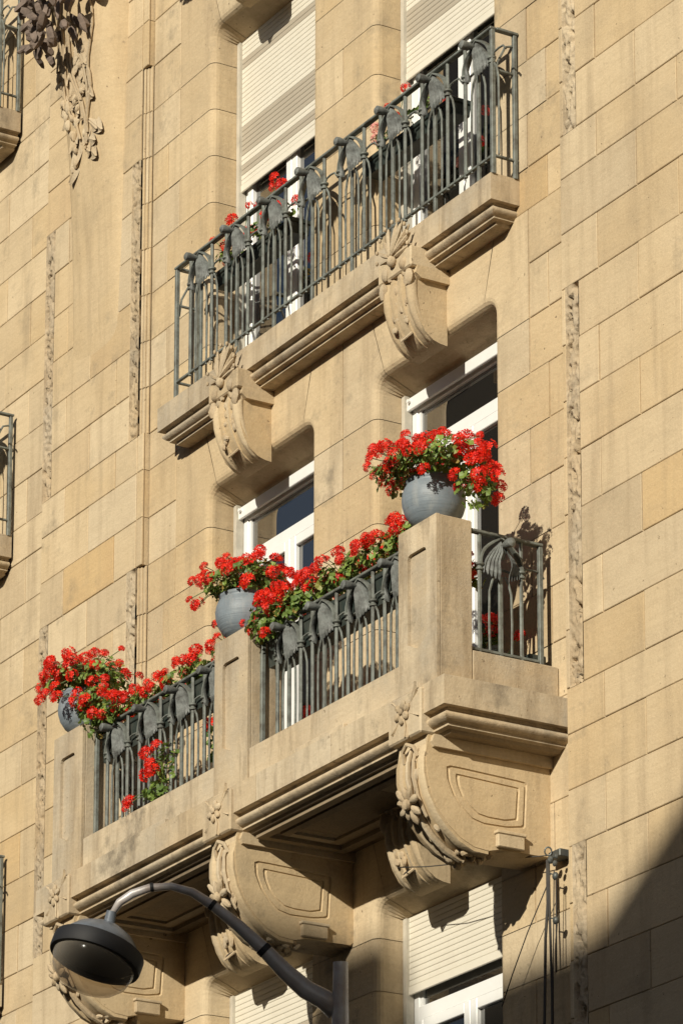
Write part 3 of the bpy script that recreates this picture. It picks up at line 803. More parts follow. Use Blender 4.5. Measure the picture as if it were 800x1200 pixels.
# ------------------------------------------------------------------ small upper balconies
def small_balcony(dx, dz, label, group, copy_of=None):
    b = thing('stone_balcony', (-2.6 + dx, 0.05, 12.16 + dz), label, 'balcony', group)
    x0, x1, yf = -4.75 + dx, -0.485 + dx, -0.155
    prof = [(0, 12.335 + dz), (0, 12.162 + dz), (.045, 12.162 + dz), (.045, 12.15 + dz)] + torus_prof(.050, 12.148 + dz, 12.092 + dz, .026) + [(.062, 12.088 + dz), (.062, 12.076 + dz), (.10, 12.07 + dz), (.10, 12.052 + dz), (.19, 12.05 + dz)]
    swept(x0, x1, yf, .052, prof, 'slab_block', TRIM, b, (-4.3 + dx, -3.1 + dx, -2.1 + dx, -1.08 + dx))
    for cx in (-3.68, -1.48): corbel(b, cx + dx, dz)
    railing(b, -4.53 + dx, -0.135, 12.43 + dz, 0.862, 0, 4.055, [-4.17 + .5035 * k + 4.53 for k in range(8)], 0.30, ext=.10)
    # short return to the wall at either end
    for xx in (-0.487, -4.518):
        r = part_empty('railing', b)
        for nm, bx in (('handrail', (xx - .02 + dx, xx + .02 + dx, -.112, .045, 13.292 + dz, 13.309 + dz)), ('bottom_rail', (xx - .011 + dx, xx + .011 + dx, -.12, .045, 12.445 + dz, 12.46 + dz)), ('middle_rail', (xx - .010 + dx, xx + .010 + dx, -.12, .045, 13.02 + dz, 13.035 + dz))):
            m = MB(); m.box(*bx, .003); m.build(nm, IRON, r)
        m = MB(); m.box(xx - .013 + dx, xx + .013 + dx, .012, .038, 12.33 + dz, 13.292 + dz, .003); m.build('end_post', IRON, r)
        m = MB(); m.tube([(xx + dx, .02, 13.22 + dz), (xx + dx, -.04, 13.2 + dz), (xx + dx, -.10, 13.08 + dz), (xx + dx, -.118, 12.95 + dz)], .008, 6); m.build('brace', IRON, r)
    return b
small_balcony(0, 0, 'small stone balcony with iron railing below the two half shuttered windows', 'small balconies')
small_balcony(0, ST, 'small stone balcony cut off by the top edge, above the half shuttered windows', 'small balconies')
small_balcony(-6.96, ST, 'small stone balcony at the top left edge beside the carved stone bunch', 'small balconies')
small_balcony(-6.96, 0, 'small stone balcony end at the left edge halfway up', 'small balconies')
small_balcony(-6.96, -ST, 'small stone balcony end at the bottom left corner behind the street lamp', 'small balconies')

# ------------------------------------------------------------------ the large balcony
bal = thing('stone_balcony', (-2.57, 0.05, 8.55), 'long projecting stone balcony on three carved consoles with red geraniums', 'balcony')
SX0, SX1, SY = -5.15, 0.012, -0.823
prof = [(0, 8.85), (0, 8.674), (.052, 8.676), (.052, 8.662)] + torus_prof(.056, 8.658, 8.592, .036) + [(.070, 8.588), (.070, 8.574), (.10, 8.566), (.12, 8.55)]
slab = swept(SX0, SX1, SY, .052, prof, 'slab_block', TRIM, bal, (-4.35, -3.45, -2.15, -1.25), SOOT_SHADE)
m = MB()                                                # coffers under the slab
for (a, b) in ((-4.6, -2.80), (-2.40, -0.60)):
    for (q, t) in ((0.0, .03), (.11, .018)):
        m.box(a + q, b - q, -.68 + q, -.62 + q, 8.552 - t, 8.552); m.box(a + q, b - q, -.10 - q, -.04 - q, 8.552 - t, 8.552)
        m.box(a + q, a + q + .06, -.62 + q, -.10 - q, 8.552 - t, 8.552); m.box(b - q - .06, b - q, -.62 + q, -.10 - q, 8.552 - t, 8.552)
m.build('coffer_frame', SOOT_SHADE, slab)
# plinth under the railings
for (a, b) in ((-4.555, -2.745), (-2.32, -0.534)):
    m = MB(); m.box(a + .003, b - .003, -.78, -.60, 8.852, 9.07, .006); m.build('plinth', TRIM, bal)
    m = MB(); c_ = (a + b) / 2; m.box(c_ - .35, c_ + .30, -.812, -.781, 8.851, 8.885, .004); m.build('plinth_step', TRIM, bal)
for xx, sgn in ((-0.115, 1), (-5.03, -1)):
    m = MB(); m.box(min(xx, xx - sgn * .16), max(xx, xx - sgn * .16), -.545, .049, 8.852, 9.082, .006); m.build('plinth', TRIM, bal)

def pier(x0, x1, y0, y1, side):
    m = MB(); zb, zt = 8.851, 9.875
    # face with a sunk panel: built from a frame of four strips in front of a core
    xa, xb = x0 + .10 * (x1 - x0) / .42 + .0, x1 - .112
    d = .022
    m.box(x0, x1, y0 + d, y1, zb, zt, .008)
    f = MB(); zp = 9.71; zq = 9.16
    def face(poly): f.prism(poly, 1, y0, y0 + d + .001)
    # outline with rounded upper panel corners
    rr = .03
    L = [(x0, zb), (x0, zt), ((x0 + x1) / 2, zt), ((x0 + x1) / 2, zp), (xa + rr, zp), (xa + .009, zp - .009), (xa, zp - rr), (xa, zq), ((xa + xb) / 2, zq - .05), ((x0 + x1) / 2, zb)]
    Rr = [(x1, zb), (x1, zt), ((x0 + x1) / 2, zt), ((x0 + x1) / 2, zp), (xb - rr, zp), (xb - .009, zp - .009), (xb, zp - rr), (xb, zq), ((xa + xb) / 2, zq - .05), ((x0 + x1) / 2, zb)]
    face(L); face(Rr[::-1])
    o = m.build('pier', TRIM, bal)
    me = f.mesh('panel_surround', TRIM); fix_normals(me); link('panel_surround', me, o)
    if side:
        s = MB(); s.box(x1 - .001, x1 + .010, y0 + .004, y1 - .03, zb + .004, zt - .15, .005); s.build('side_panel', TRIM, o)
    return o
pier(-0.534, -0.115, -.79, -.545, False); pier(-2.745, -2.32, -.79, -.545, False); pier(-4.98, -4.56, -.79, -.545, False)

# big consoles
def console(xr):
    xl = xr - .31
    P = [(.052, 8.56), (-.785, 8.56), (-.80, 8.46), (-.795, 8.34), (-.77, 8.23), (-.72, 8.125), (-.65, 8.04), (-.57, 7.975), (-.48, 7.935), (-.38, 7.925), (-.30, 7.945), (.052, 7.95)]
    m = MB(); m.prism(P, 0, xl, xr - .014)
    o = m.build('console', STONE, bal)
    # side skin with the engraved contour cut into it
    ctr = (-.36, 8.24)
    def ray(poly, a):
        dx, dz = math.cos(a), math.sin(a); best = None
        for i in range(len(poly)):
            (ax, az), (bx, bz) = poly[i], poly[(i + 1) % len(poly)]
            ex, ez = bx - ax, bz - az; den = dx * ez - dz * ex
            if abs(den) < 1e-9: continue
            t = ((ax - ctr[0]) * ez - (az - ctr[1]) * ex) / den; u = ((ax - ctr[0]) * dz - (az - ctr[1]) * dx) / den
            if t > 0 and -1e-6 <= u <= 1 + 1e-6 and (best is None or t < best): best = t
        return (ctr[0] + dx * best, ctr[1] + dz * best)
    C0 = [(-.115, 8.375), (-.66, 8.395), (-.655, 8.31), (-.615, 8.22), (-.56, 8.15), (-.50, 8.095), (-.42, 8.075), (-.25, 8.08), (-.13, 8.10)]
    C1 = [(-.165, 8.335), (-.60, 8.352), (-.59, 8.29), (-.56, 8.225), (-.51, 8.17), (-.45, 8.13), (-.38, 8.12), (-.26, 8.12), (-.18, 8.14)]
    N = 96; An = [2 * math.pi * k / N + .01 for k in range(N)]
    R0 = [ray(P, a) for a in An]; R1 = [ray(C0, a) for a in An]; R2 = [ray(C1, a) for a in An]
    def lerp(A, B, t): return [(p[0] + (q[0] - p[0]) * t, p[1] + (q[1] - p[1]) * t) for p, q in zip(A, B)]
    loops = [(R0, xr - .016), (R0, xr - .001), (lerp(R1, R0, .03), xr), (R1, xr - .009), (lerp(R1, R2, .25), xr - .009), (lerp(R1, R2, .3), xr - .001), (lerp(R1, R2, .92), xr - .001), (R2, xr - .009), (lerp(R2, [ctr] * N, .06), xr - .009), (lerp(R2, [ctr] * N, .09), xr - .001), ([ctr] * N, xr - .001)]
    sk = MB(); vs = [(x_, p[0], p[1]) for (L_, x_) in loops for p in L_]
    sk.add(vs, [(i * N + k, i * N + (k + 1) % N, (i + 1) * N + (k + 1) % N, (i + 1) * N + k) for i in range(len(loops) - 1) for k in range(N)])
    sk.build('engraved_side', STONE, o)
    s = MB()
    for (a, b) in ((xr - .001, xr + .028), (xl - .028, xl + .001)):
        s.prism([(.05, 8.558), (-.76, 8.558), (-.775, 8.515), (-.76, 8.485), (.05, 8.485)], 0, a, b)
    s.build('console_shelf', STONE, o)
    b = MB(); b.box(xr - .001, xr + .035, -.335, -.153, 7.952, 8.045, .005); b.box(xr - .001, xr + .043, -.345, -.143, 8.03, 8.05, .004); b.build('console_foot', STONE, o)
    c = MB(); cx = (xl + xr) / 2
    face = [(-.80, 8.50), (-.822, 8.42), (-.822, 8.33), (-.795, 8.215), (-.735, 8.10), (-.665, 8.015), (-.58, 7.945), (-.48, 7.90), (-.38, 7.895)]
    bm_ = MB(); nf = len(face); vs = []          # smooth band down the front edge, hollowed in the middle
    sec = [(-.150, .030), (-.150, .004), (-.135, -.006), (-.100, -.006), (-.085, .008), (0, .012), (.085, .008), (.100, -.006), (.135, -.006), (.150, .004), (.150, .030)]
    for q, p in enumerate(face):
        a_ = face[min(q + 1, nf - 1)]; b_ = face[max(q - 1, 0)]; ty, tz = a_[0] - b_[0], a_[1] - b_[1]; l_ = math.hypot(ty, tz); ny, nz_ = -tz / l_, ty / l_
        for (x_, o_) in sec: vs.append((cx + x_, p[0] + ny * o_ + .006 * ny, p[1] + nz_ * o_ + .006 * nz_))
    w_ = len(sec); bm_.add(vs, [(q * w_ + k, q * w_ + k + 1, (q + 1) * w_ + k + 1, (q + 1) * w_ + k) for q in range(nf - 1) for k in range(w_ - 1)] + [tuple(range(w_)), tuple(range((nf - 1) * w_, nf * w_))[::-1]])
    bm_.build('front_band', STONE, o, smooth=True)
    c.tube([(cx, p[0] - .004, p[1] - .004) for p in face], [.012, .016, .018, .018, .022, .022, .022, .02, .014], 7)
    c.tube([(cx + .055, p[0], p[1]) for p in face[:5]], [.012, .012, .016, .014, .01], 6)
    c.tube([(cx - .075, -.80, 8.44), (cx - .06, -.825, 8.50), (cx - .0, -.835, 8.53), (cx + .055, -.825, 8.505), (cx + .07, -.80, 8.45)], .013, 7)
    rg = random.Random(int(xr * 100))
    for k in range(9):                                   # large open flower where the console turns under
        a = R(15 + 37 * k); L = .10 if k % 2 else .085
        cc = Vector((cx, -.795, 8.185)); nrm = Vector((0, -.86, -.42)); up = Vector((0, -.42, .9)).normalized(); rt = Vector((1, 0, 0))
        dirv = rt * math.cos(a) + up * math.sin(a)
        M = Matrix((rt * 1.0, nrm, up)).transposed() @ Matrix.Rotation(-(a - math.pi / 2), 3, 'Y')
        c.blob(cc + dirv * L * .72 + nrm * .028, .024, .022, L * .52, M, 8, 6, .25)
    c.blob((cx, -.835, 8.17), .032, .03, .034, None, 8, 6, .2)
    for k in range(16):
        t = rg.uniform(0, 1); i = min(7, int(t * 8)); p = [face[i][q] + (face[i + 1][q] - face[i][q]) * (t * 8 - i) for q in (0, 1)]
        c.blob((cx + rg.uniform(-.07, .07), p[0] + .012, p[1] + .012), rg.uniform(.014, .028), rg.uniform(.014, .024), rg.uniform(.016, .04), Matrix.Rotation(rg.uniform(-.8, .8), 3, 'Y'), 7, 5, .4)
    for k in range(14):                                   # the knot of leaves at the foot
        c.blob((cx + rg.uniform(-.12, .12), rg.uniform(-.56, -.28), 7.915 + rg.uniform(-.025, .02)), rg.uniform(.02, .04), rg.uniform(.02, .045), rg.uniform(.015, .03), Matrix.Rotation(rg.uniform(-.8, .8), 3, 'X'), 7, 5, .4)
    c.build('carved_garland', CARVED, o, smooth=True)
    h = MB(); h.box(cx - .19, cx + .165, -.845, -.70, 8.563, 8.835, .010)
    h.build('console_head', TRIM, o)
    f = MB()
    for k in range(6):
        a = R(20 + 60 * k); M = Matrix.Rotation(-(a - math.pi / 2), 3, 'Y')
        f.blob((cx - .02 + math.cos(a) * .05, -.853, 8.73 + math.sin(a) * .045), .022, .016, .032, M, 8, 6, .3)
    f.blob((cx - .02, -.864, 8.73), .02, .014, .02, None, 7, 5)
    for (dx_, dz_, a) in ((.09, .05, .6), (.10, -.04, -.4), (-.12, .03, 2.4), (-.11, -.06, -2.4), (.03, -.10, -1.4), (.12, .09, 1.0)):
        leafshape(f, (cx + dx_ * .5, 8.73 + dz_ * .6), a, .11, .024, lambda x, z: -.843, .012, .004)
    f.tube([(cx - .01, -.85, 8.70), (cx + .01, -.85, 8.64), (cx, -.848, 8.575)], .007, 5)
    f.build('carved_flower', CARVED, o, smooth=True)
for xr in (-0.22, -2.446, -4.64): console(xr)
# railings of the large balcony
railing(bal, -2.745 - 1.81, -.69, 9.072, .745, 0, 1.81, [-4.243 + 4.555, -3.79 + 4.555, -3.355 + 4.555, -2.912 + 4.555], .285, ends=(True, True))
railing(bal, -2.32, -.69, 9.072, .745, 0, 1.786, [-1.978 + 2.32, -1.552 + 2.32, -1.128 + 2.32, -.706 + 2.32], .285)
railing(bal, -0.150, -.545, 9.084, .735, R(90), .505, [.215], .29, ends=(False, True))
railing(bal, -4.99, -.04, 9.084, .735, R(-90), .505, [.29], .29, ends=(True, False))

# ------------------------------------------------------------------ geraniums
def floret_head(seed, rad):
    rg = random.Random(seed); m = MB()
    for k in range(26):
        ph = math.acos(1 - 1.35 * (k + .5) / 26); th = k * 2.399963 + rg.uniform(-.2, .2)
        n = Vector((math.sin(ph) * math.cos(th), math.sin(ph) * math.sin(th), math.cos(ph)))
        n = (n + Vector((rg.uniform(-.25, .25), rg.uniform(-.25, .25), rg.uniform(-.2, .2)))).normalized()
        c = n * rad * rg.uniform(.72, 1.08); q = n.to_track_quat('Z', 'Y'); pr_ = rad * rg.uniform(.36, .46)
        t0 = rg.uniform(0, 6)
        vs = [c]; fs = []
        for p in range(5):
            a = t0 + p * 2 * math.pi / 5; b0 = len(vs)
            for (da, rr, zz) in ((-.42, .75, .12), (-.2, 1.0, .05 + rg.uniform(0, .3)), (.2, 1.0, .05 + rg.uniform(0, .3)), (.42, .75, .12)):
                vs.append(c + q @ Vector((math.cos(a + da) * pr_ * rr, math.sin(a + da) * pr_ * rr, zz * pr_)))
            fs += [(0, b0, b0 + 1, b0 + 2, b0 + 3)]
        m.add(vs, fs)
    return m
HEADS = [floret_head(s, .041).mesh('flower_head', PETAL) for s in range(5)]
HEADP = floret_head(9, .040).mesh('flower_head', PINK)
def leaf_at(mb, c, n, r, rg):
    q = n.to_track_quat('Z', 'Y') @ Matrix.Rotation(rg.uniform(0, 6.28), 3, 'Z').to_quaternion()
    vs = [c - n * r * .18]; k = 8
    for i in range(k):
        a = R(25) + (2 * math.pi - R(50)) * i / (k - 1); rr = r * (1.0 if i % 2 else .86)
        vs.append(c + q @ Vector((rr * math.cos(a), rr * math.sin(a), r * .16 * (1 if i % 2 else -.3))))
    mb.add(vs, [(0, i, i + 1) for i in range(1, k)])
def plant(root, clouds, nleaf, nhead, seed, extra=(), hr=(0.55, 1.25), up=.5, outliers=(), lo=-.1):
    """clouds: (centre, radii, weight) ellipsoids that the foliage fills"""
    rg = random.Random(seed); fol = MB(); st = MB()
    tw = sum(c[2] for c in clouds)
    def pick():
        t = rg.uniform(0, tw)
        for c in clouds:
            t -= c[2]
            if t <= 0: return c
        return clouds[-1]
    for _ in range(nleaf):
        c, r, w = pick()
        while True:
            p = Vector([rg.uniform(-1, 1) for _ in range(3)])
            if .15 < p.length < 1: break
        n = (p + Vector((rg.uniform(-.5, .5), rg.uniform(-.8, .1), rg.uniform(0, 1.0)))).normalized()
        # lumps: keep leaves where a coarse noise is high so that gaps stay open
        P = Vector((c[0] + p.x * r[0], c[1] + p.y * r[1], c[2] + p.z * r[2] * .85))
        if noise.noise(P * 7.5) < -.22 and rg.random() < .8: continue
        leaf_at(fol, P, n, rg.uniform(.017, .033), rg)
    f = fol.build('foliage', LEAF, root, kind='stuff')
    pos = []
    tries = 0
    while len(pos) < nhead and tries < nhead * 30:
        tries += 1
        c, r, w = pick()
        p = Vector([rg.gauss(0, 1) for _ in range(3)]).normalized()
        if p.z < lo + rg.uniform(-.45, .3): continue
        s = rg.uniform(.86, 1.30)
        P = Vector((c[0] + p.x * r[0] * s, c[1] + p.y * r[1] * s, c[2] + p.z * r[2] * s + .015))
        if min([(P - q).length for q, _ in pos] + [9]) < .042: continue
        pos.append((P, (p + Vector((0, -.5, .6))).normalized()))
    for (P, ) in [(Vector(e),) for e in extra]: pos.append((P, Vector((0, -.7, .7)).normalized()))
    for i, (P, n) in enumerate(pos):
        s = rg.uniform(*hr)
        M = Matrix.Translation(P) @ n.to_track_quat('Z', 'Y').to_matrix().to_4x4() @ Matrix.Diagonal((s, s, s * rg.uniform(.75, 1), 1))
        link('flower_head', HEADS[i % 5], root, mat=M)
        c = min(clouds, key=lambda q: (Vector(q[0]) - P).length)[0]
        g = Vector(c) + (P - Vector(c)) * .3; mid = (g + P) / 2 + Vector((0, 0, .015))
        st.tube([g, mid, P], .0028, 4, False)
    st.build('stems', STEM, root, kind='stuff')

def planter(cx, label, clouds, nl, nh, seed, extra=()):
    cy, z0 = -.668, 9.878
    root = thing('potted_geranium', (cx, cy, z0), label, 'potted plant', 'geranium pots on the stone piers')
    prof = [(r_ * .87, z_ * .84) for r_, z_ in [(.02, 0), (.105, 0), (.125, .010), (.165, .045), (.198, .10), (.214, .155), (.218, .20), (.212, .25), (.196, .292), (.184, .306), (.192, .314), (.194, .334), (.186, .342), (.172, .336), (.165, .27), (.01, .26)]]
    m = MB(); m.lathe((cx, cy, z0), prof, 40)
    m.build('pot', POT, root, smooth='all')
    clouds = [((c[0], c[1], c[2] - .065), r, w) for c, r, w in clouds]
    plant(root, clouds, nl, nh, seed, extra)
    return root
planter(-.335, 'large blue grey pot of red geraniums on the rightmost pier, highest of three',
        [((-.335, -.67, 10.30), (.34, .33, .12), 3), ((-.52, -.72, 10.33), (.28, .24, .13), 1.2), ((-.12, -.72, 10.30), (.24, .22, .13), 1), ((-.02, -.58, 10.13), (.13, .14, .19), .7)], 760, 78, 1,
        [(.10, -.55, 10.15), (.12, -.52, 10.08), (.06, -.60, 10.02), (-.70, -.85, 10.30), (-.40, -.92, 10.24), (-.10, -.88, 10.12), (.16, -.6, 10.22), (.02, -.45, 9.98)])
planter(-2.575, 'blue grey pot of red geraniums on the middle pier, between two flower troughs',
        [((-2.575, -.67, 10.30), (.30, .28, .11), 3), ((-2.44, -.70, 10.33), (.22, .2, .10), 1), ((-2.74, -.70, 10.36), (.17, .17, .12), 1)], 620, 48, 2,
        [(-2.98, -.85, 10.24), (-2.82, -.88, 10.15), (-2.79, -.90, 10.12), (-2.30, -.82, 10.12), (-2.24, -.84, 10.13)])
planter(-4.76, 'blue grey pot of red geraniums on the leftmost pier above the street lamp',
        [((-4.76, -.67, 10.31), (.30, .30, .12), 3), ((-4.55, -.72, 10.30), (.26, .2, .13), 1.3), ((-4.90, -.72, 10.33), (.2, .2, .12), 1), ((-4.46, -.76, 10.08), (.18, .12, .12), 1.1)], 800, 60, 3,
        [(-5.08, -.85, 10.18), (-4.80, -.95, 10.13), (-4.66, -.95, 10.14), (-4.62, -.96, 10.05), (-4.52, -.9, 10.18)])

def trough(x0, x1, label, clouds, nl, nh, seed, extra=(), y=-.60, z=9.60, hh=.19, pink=(), hr=(.55, 1.2)):
    root = thing('flower_box', ((x0 + x1) / 2, y, z), label, 'flower box', 'flower boxes behind railings')
    m = MB(); yy0, yy1 = y - .075, y + .075
    m.prism([(yy0 + .015, z), (yy1 - .015, z), (yy1, z + hh), (yy0, z + hh)], 0, x0, x1)
    m.box(x0 - .01, x1 + .01, yy0 - .008, yy1 + .008, z + hh - .03, z + hh, .004)
    m.build('trough', BOX, root)
    plant(root, clouds, nl, nh, seed, extra, hr=hr)
    for p in pink: link('flower_head', HEADP, root, mat=Matrix.Translation(p))
    return root
def along(x0, x1, n, y, z, r): return [((x0 + (x1 - x0) * i / (n - 1), y, z), r, 1) for i in range(n)]
cl = along(-2.2, -.62, 9, -.64, 9.93, (.16, .15, .105)) + [((-2.15, -.76, 9.86), (.17, .11, .16), 1.2), ((-1.9, -.74, 9.88), (.16, .10, .12), .6)]
trough(-2.28, -.56, 'trough of dense red geraniums along the right railing of the large balcony', cl, 1150, 112, 4,
       [(-.66, -.74, 10.03), (-2.02, -.84, 9.72), (-.58, -.58, 9.55), (-.57, -.6, 9.35)])
cl = along(-4.5, -2.85, 9, -.62, 9.89, (.14, .13, .085)) + [((-4.42, -.74, 9.88), (.18, .12, .15), 2.2), ((-4.2, -.74, 9.86), (.14, .10, .09), 1)]
trough(-4.5, -2.80, 'trough of red geraniums along the left railing of the large balcony', cl, 800, 66, 5, [(-4.5, -.82, 9.98), (-2.86, -.72, 10.06)])
# trailing stems and blooms hanging low through the left railing
root = thing('trailing_geranium', (-3.55, -.74, 9.12), 'trailing red geranium blooms hanging low in front of the left railing', 'flowers')
plant(root, [((-3.50, -.72, 9.32), (.14, .05, .17), 1), ((-3.62, -.74, 9.16), (.16, .05, .08), .7), ((-3.15, -.60, 9.42), (.10, .05, .22), .6)], 110, 0, 6,
      [(-3.63, -.80, 9.40), (-3.50, -.80, 9.42), (-3.58, -.80, 9.32), (-3.54, -.80, 9.26), (-3.62, -.80, 9.25), (-3.86, -.80, 9.14), (-3.89, -.80, 9.11), (-3.1, -.62, 9.48)], hr=(.95, 1.25))
root = thing('potted_geranium', (-.2, -.25, 8.86), 'small geranium pot low behind the short side railing', 'potted plant')
m = MB(); m.lathe((-.33, -.22, 8.86), [(.01, 0), (.09, 0), (.12, .2), (.13, .22), (.11, .22), (.10, .18), (.01, .17)], 20); m.build('pot', BOX, root, smooth=True)
m = MB(); m.box(-.75, -.2, -.10, .02, 9.02, 9.17, .006); m.build('trough', BOX, root)
plant(root, [((-.28, -.42, 9.62), (.06, .06, .12), 1), ((-.30, -.22, 9.12), (.10, .10, .08), 1)], 60, 0, 8, [(-.22, -.5, 9.70), (-.20, -.52, 9.62), (-.24, -.47, 9.58), (-.42, -.02, 9.36)], hr=(.8, 1.1))
# flower boxes on the upper balcony
cl = along(-4.05, -3.2, 5, .0, 13.25, (.11, .07, .08))
trough(-4.15, -3.1, 'dark trough with sparse red geraniums behind the upper railing at left', cl, 80, 7, 9,
       [(-4.22, -.02, 13.42), (-3.95, -.02, 13.47), (-3.75, .0, 13.50), (-3.62, .0, 13.44), (-3.45, .02, 13.52), (-3.40, .0, 13.56), (-3.30, .0, 13.46)], y=.03, z=13.03, hh=.11)
cl = along(-2.0, -1.45, 4, .0, 13.24, (.10, .07, .08))
trough(-2.15, -1.1, 'dark trough with few red and pink geraniums behind the upper railing at right', cl, 60, 2, 10,
       [(-1.96, -.02, 13.40), (-1.92, .0, 13.42), (-1.75, .02, 13.50)], y=.03, z=13.03, hh=.11, pink=[(-2.05, -.02, 13.33), (-2.08, .0, 13.27)])

# ------------------------------------------------------------------ street lamp
def from_px(px, py, depth):
    v = Vector(((px - PX) / FPX, (py - PY) / FPX, 1.0)) * depth
    return Vector(CAM) + r0 * v.x + r1 * v.y + r2 * v.z
DL = 24.6
lampP = from_px(114, 1118, DL)
foot = from_px(398, 1205, DL)
lamp = thing('street_lamp', (foot.x, foot.y, 0.0), 'tall street lamp with curved arm and round hooded head at bottom left', 'street lamp')
pxs = [(131, 1072, 4.5), (140, 1058, 6), (155, 1048, 6.5), (175, 1041, 6), (200, 1039, 5.5), (225, 1046, 6.5), (250, 1062, 7.5), (280, 1086, 9), (310, 1114, 10.5), (335, 1140, 12.5), (358, 1160, 14), (380, 1172, 15), (394, 1185, 15)]
k_ = DL / FPX
pts = [from_px(a, b, DL) for a, b, _ in pxs]
m = MB(); m.tube(pts, [q[2] * k_ * .82 for q in pxs], 14); m.build('arm', LAMPA, lamp, smooth='all')
m = MB(); top = from_px(399, 1128, DL)
m.tube([(top.x, top.y, top.z), (foot.x, foot.y, foot.z - .4)], [.045, .06], 14)
m.tube([(foot.x, foot.y, foot.z - .4), (foot.x, foot.y, 1.2), (foot.x, foot.y, .0)], [.06, .09, .11], 14); m.lathe((foot.x, foot.y, -.02), [(.18, 0), (.18, .05), (.13, .3), (.12, .5)], 18)
m.build('post', LAMPA, lamp, smooth=True)
for (a, b, c, d, e) in ((307, 1111, 312, 1116, 10.9), (176, 1040.5, 180, 1040, 6.6), (247, 1059.5, 251, 1062.5, 8)):
    m = MB(); m.tube([from_px(a, b, DL), from_px(c, d, DL)], e * k_ * .86, 14); m.build('arm_joint', LAMPR, lamp, smooth=True)
# head: leans along the arm
ax = (from_px(104, 1148, DL) - from_px(131, 1070, DL)).normalized()
tilt = (-ax + r2 * 0.42).normalized()
Mh = tilt.to_track_quat('Z', 'Y').to_matrix()
rad = 55.5 * k_
m = MB(); m.lathe(lampP, [(.02, .205), (rad * .35, .185), (rad * .65, .135), (rad * .85, .07), (rad * .93, .015), (rad * .93, -.01), (.02, -.012)], 40, Mh); m.build('hood', LAMPT, lamp, smooth='all')
m = MB(); m.lathe(lampP, [(rad * .90, .045), (rad * .99, .04), (rad, .03), (rad, -.045), (rad * .985, -.058), (rad * .90, -.060), (rad * .88, 0)], 40, Mh); m.build('rim', LAMPR, lamp, smooth=True)
m = MB(); m.lathe(lampP, [(rad * .90, -.03), (rad * .895, -.08), (rad * .82, -.15), (rad * .64, -.205), (rad * .36, -.24), (.01, -.25)], 40, Mh); m.build('bowl', BOWL, lamp, smooth='all')
m = MB(); m.lathe(lampP, [(.02, -.02), (rad * .87, -.021), (rad * .80, -.04), (.02, -.045)], 30, Mh); m.build('reflector', LAMPR, lamp, smooth=True)
m = MB(); m.tube([from_px(131, 1068, DL), from_px(129, 1077, DL), from_px(127, 1088, DL)], [6 * k_, 6.5 * k_, 7 * k_], 12); m.build('neck', LAMPT, lamp, smooth=True)

# ------------------------------------------------------------------ hook, pulleys and lines at the corner
def P3(px, py, Y=-.06):
    v = r0 * ((px - PX) / FPX) + r1 * ((py - PY) / FPX) + r2
    t = (Y - CAM[1]) / v.y; return Vector(CAM) + v * t
hk = thing('wall_hook', P3(645, 1003, 0.0), 'small steel bracket with eye ring fixed to the wall corner right of the console', 'wall hook')
m = MB(); a = P3(640, 1003); m.box(a.x - .02, a.x + .10, -.035, .046, a.z - .02, a.z + .025, .004); m.build('bracket', METAL, hk)
m = MB(); c = P3(642, 998); m.tube([c + r0 * math.cos(t) * .020 - r1 * math.sin(t) * .024 for t in [i * math.pi / 6 for i in range(13)]], .005, 6, False); m.build('eye_ring', METAL, hk)
m = MB()
for (a, b, s) in ((650, 1012, .016), (645, 1008, .018), (652, 1004, .014)): m.blob(P3(a, b), s, s, s * 1.3, None, 8, 6, .3)
m.build('shackle', METAL, hk, smooth=True)
def line(pp, r, label, name='rope', Ys=None, kindcat='rope'):
    t = thing(name, P3(*pp[0]), label, kindcat, 'lines hanging from the wall hook')
    pts = [P3(p[0], p[1], -.06 if Ys is None else Ys[i]) for i, p in enumerate(pp)]
    m = MB(); m.tube(pts, r, 6); m.build('strand', ROPE, t, smooth='all'); return t
line([(641, 1008), (641.5, 1060), (639, 1100), (638.5, 1150), (637.5, 1215), (636.5, 1300)], .0085, 'thick dark rope hanging from the hook, leftmost of the vertical lines')
line([(642.5, 1010), (643.5, 1060), (645, 1110), (646.5, 1160), (647, 1215), (647, 1300)], .0075, 'dark rope hanging just right of the thickest rope')
line([(649, 1020), (648.5, 1070), (648, 1130), (648, 1200)], .0035, 'thin cord through the small pulley, left strand')
line([(651, 1025), (651.5, 1078), (652, 1140)], .004, 'thin cord ending below the lower small pulley')
line([(645, 1023), (640, 1040), (618, 1093), (600, 1143), (588, 1180)], .0035, 'thin slanting wire from the hook down to the lower window', name='wire', kindcat='wire')
line([(640, 1003), (570, 1009), (500, 1016), (466, 1017)], .0035, 'thin taut wire running left from the hook under the console', name='wire', Ys=[-.06, -.12, -.2, -.22], kindcat='wire')
for (a, b, lb) in ((650.5, 1027, 'small round dark pulley just below the wall hook'), (651, 1079, 'small round dark pulley lower on the thin cord')):
    t = thing('pulley', P3(a, b), lb, 'pulley', 'pulleys on the cord')
    m = MB(); m.blob(P3(a, b), .022, .018, .024, None, 10, 8); m.tube([P3(a - 8, b - 3), P3(a - 2, b - 2)], .004, 6); m.build('wheel', METAL, t, smooth='all')

# ------------------------------------------------------------------ street, pavement and the houses across the street
g = MB(); g.box(-300, 300, -300, 300, -.6, -.5); o = g.build('ground', ASPH); o['kind'] = 'structure'
g = MB(); g.box(-40, 60, -3.6, .01, -.49, -.36, .02); o = g.build('pavement', PAVE); o['kind'] = 'structure'
g = MB(); g.box(-40, 60, -24.9, -21.5, -.49, -.36, .02); o = g.build('pavement', PAVE); o['kind'] = 'structure'
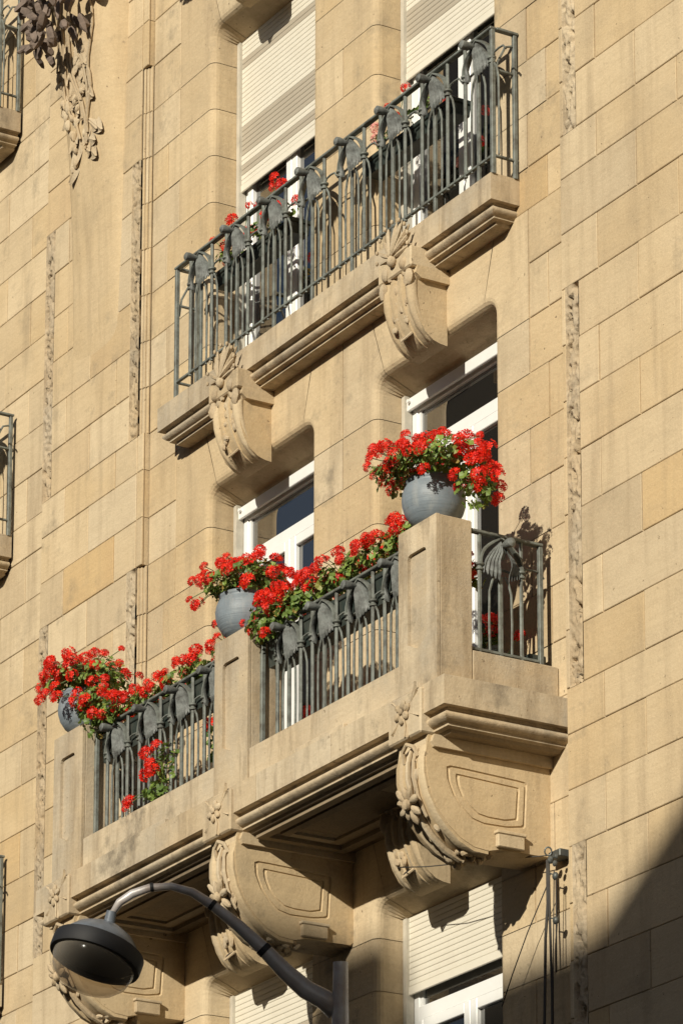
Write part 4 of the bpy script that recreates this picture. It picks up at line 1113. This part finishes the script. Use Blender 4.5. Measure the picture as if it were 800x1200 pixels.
# roof lines seen by the sun: wall plane 25 m away
KX, KZ = SDX * 25.05, SDZ * 25.05
def house(x0, x1, top, roof, label, y0=-25.0):
    h = thing('town_house', ((x0 + x1) / 2, y0, -.5), label, 'building', 'houses across the street')
    m = MB(); m.box(x0, x1, y0 - 10, y0, -.5, top); m.build('wall', PLAST, h)
    m = MB(); m.prism(roof, 1, y0 - 10.2, y0 + .25); me = m.mesh('roof', ROOFM); fix_normals(me); link('roof', me, h)
    nx = max(1, int((x1 - x0) / 2.6)); wm_ = MB(); wm_.box(-.55, .55, .0, .05, 0, 1.9); me = wm_.mesh('window', GLASS)
    for f in range(int((top - 1) / 3.4)):
        for i in range(nx):
            link('window', me, h, mat=Matrix.Translation((x0 + (i + .5) * (x1 - x0) / nx, y0 + .003, 1.0 + f * 3.4)))
    return h
zl = 6.3 + KZ; zm = 7.25 + KZ; xa = -2.25 + KX; xb = -1.75 + KX; xc = .12 + KX
house(-12, xa - .56, zl - 2.2, [(-12, zl - 2.2), (-12, zl), (xa - .56, zl), (xa - .56, zl - 2.2)], 'brown rendered house across the street behind the camera, left of the low one')
house(xa - .5, xc, zm - .55, [(xa - .5, zm - .5), (xa - .5, zm), (xc + .05, zm), (xc + .05, zm - .5)], 'low brown house across the street between two taller ones')
low = [o for o in COL.objects if o.get('label', '').startswith('low brown house')][0]
for (a, b, z) in ((-2.52, -1.95, 7.98),):
    m = MB(); m.box(a + KX, b + KX, -26, -25.1, zm - .5, z + KZ); m.prism([(a + KX, z + KZ), (b + KX, z + KZ), ((b + .35) + KX, zm - .2), (a + KX, zm - .2)], 1, -25.9, -25.2) if a > -3 else None
    m.build('chimney', PLAST, low)
house(xc + .06, 32, zm - .3, [(xc + .06, zm - .3), (xc + .06, zm + .02), (xc + 1.1, zm + .68), (xc + 6, zm + 3.6), (30, zm + 3.6), (32, zm - .3)], 'steep roofed house across the street behind the camera')
house(-60, -43.2, 27.0, [(-60, 27), (-60, 29), (-43.2, 29), (-43.2, 27)], 'tall house far down the street reflected in the right balcony door')
house(-43.1, -34, 36.0, [(-43.1, 36), (-41, 42), (-36, 42), (-34, 36)], 'towering dark house far down the street')
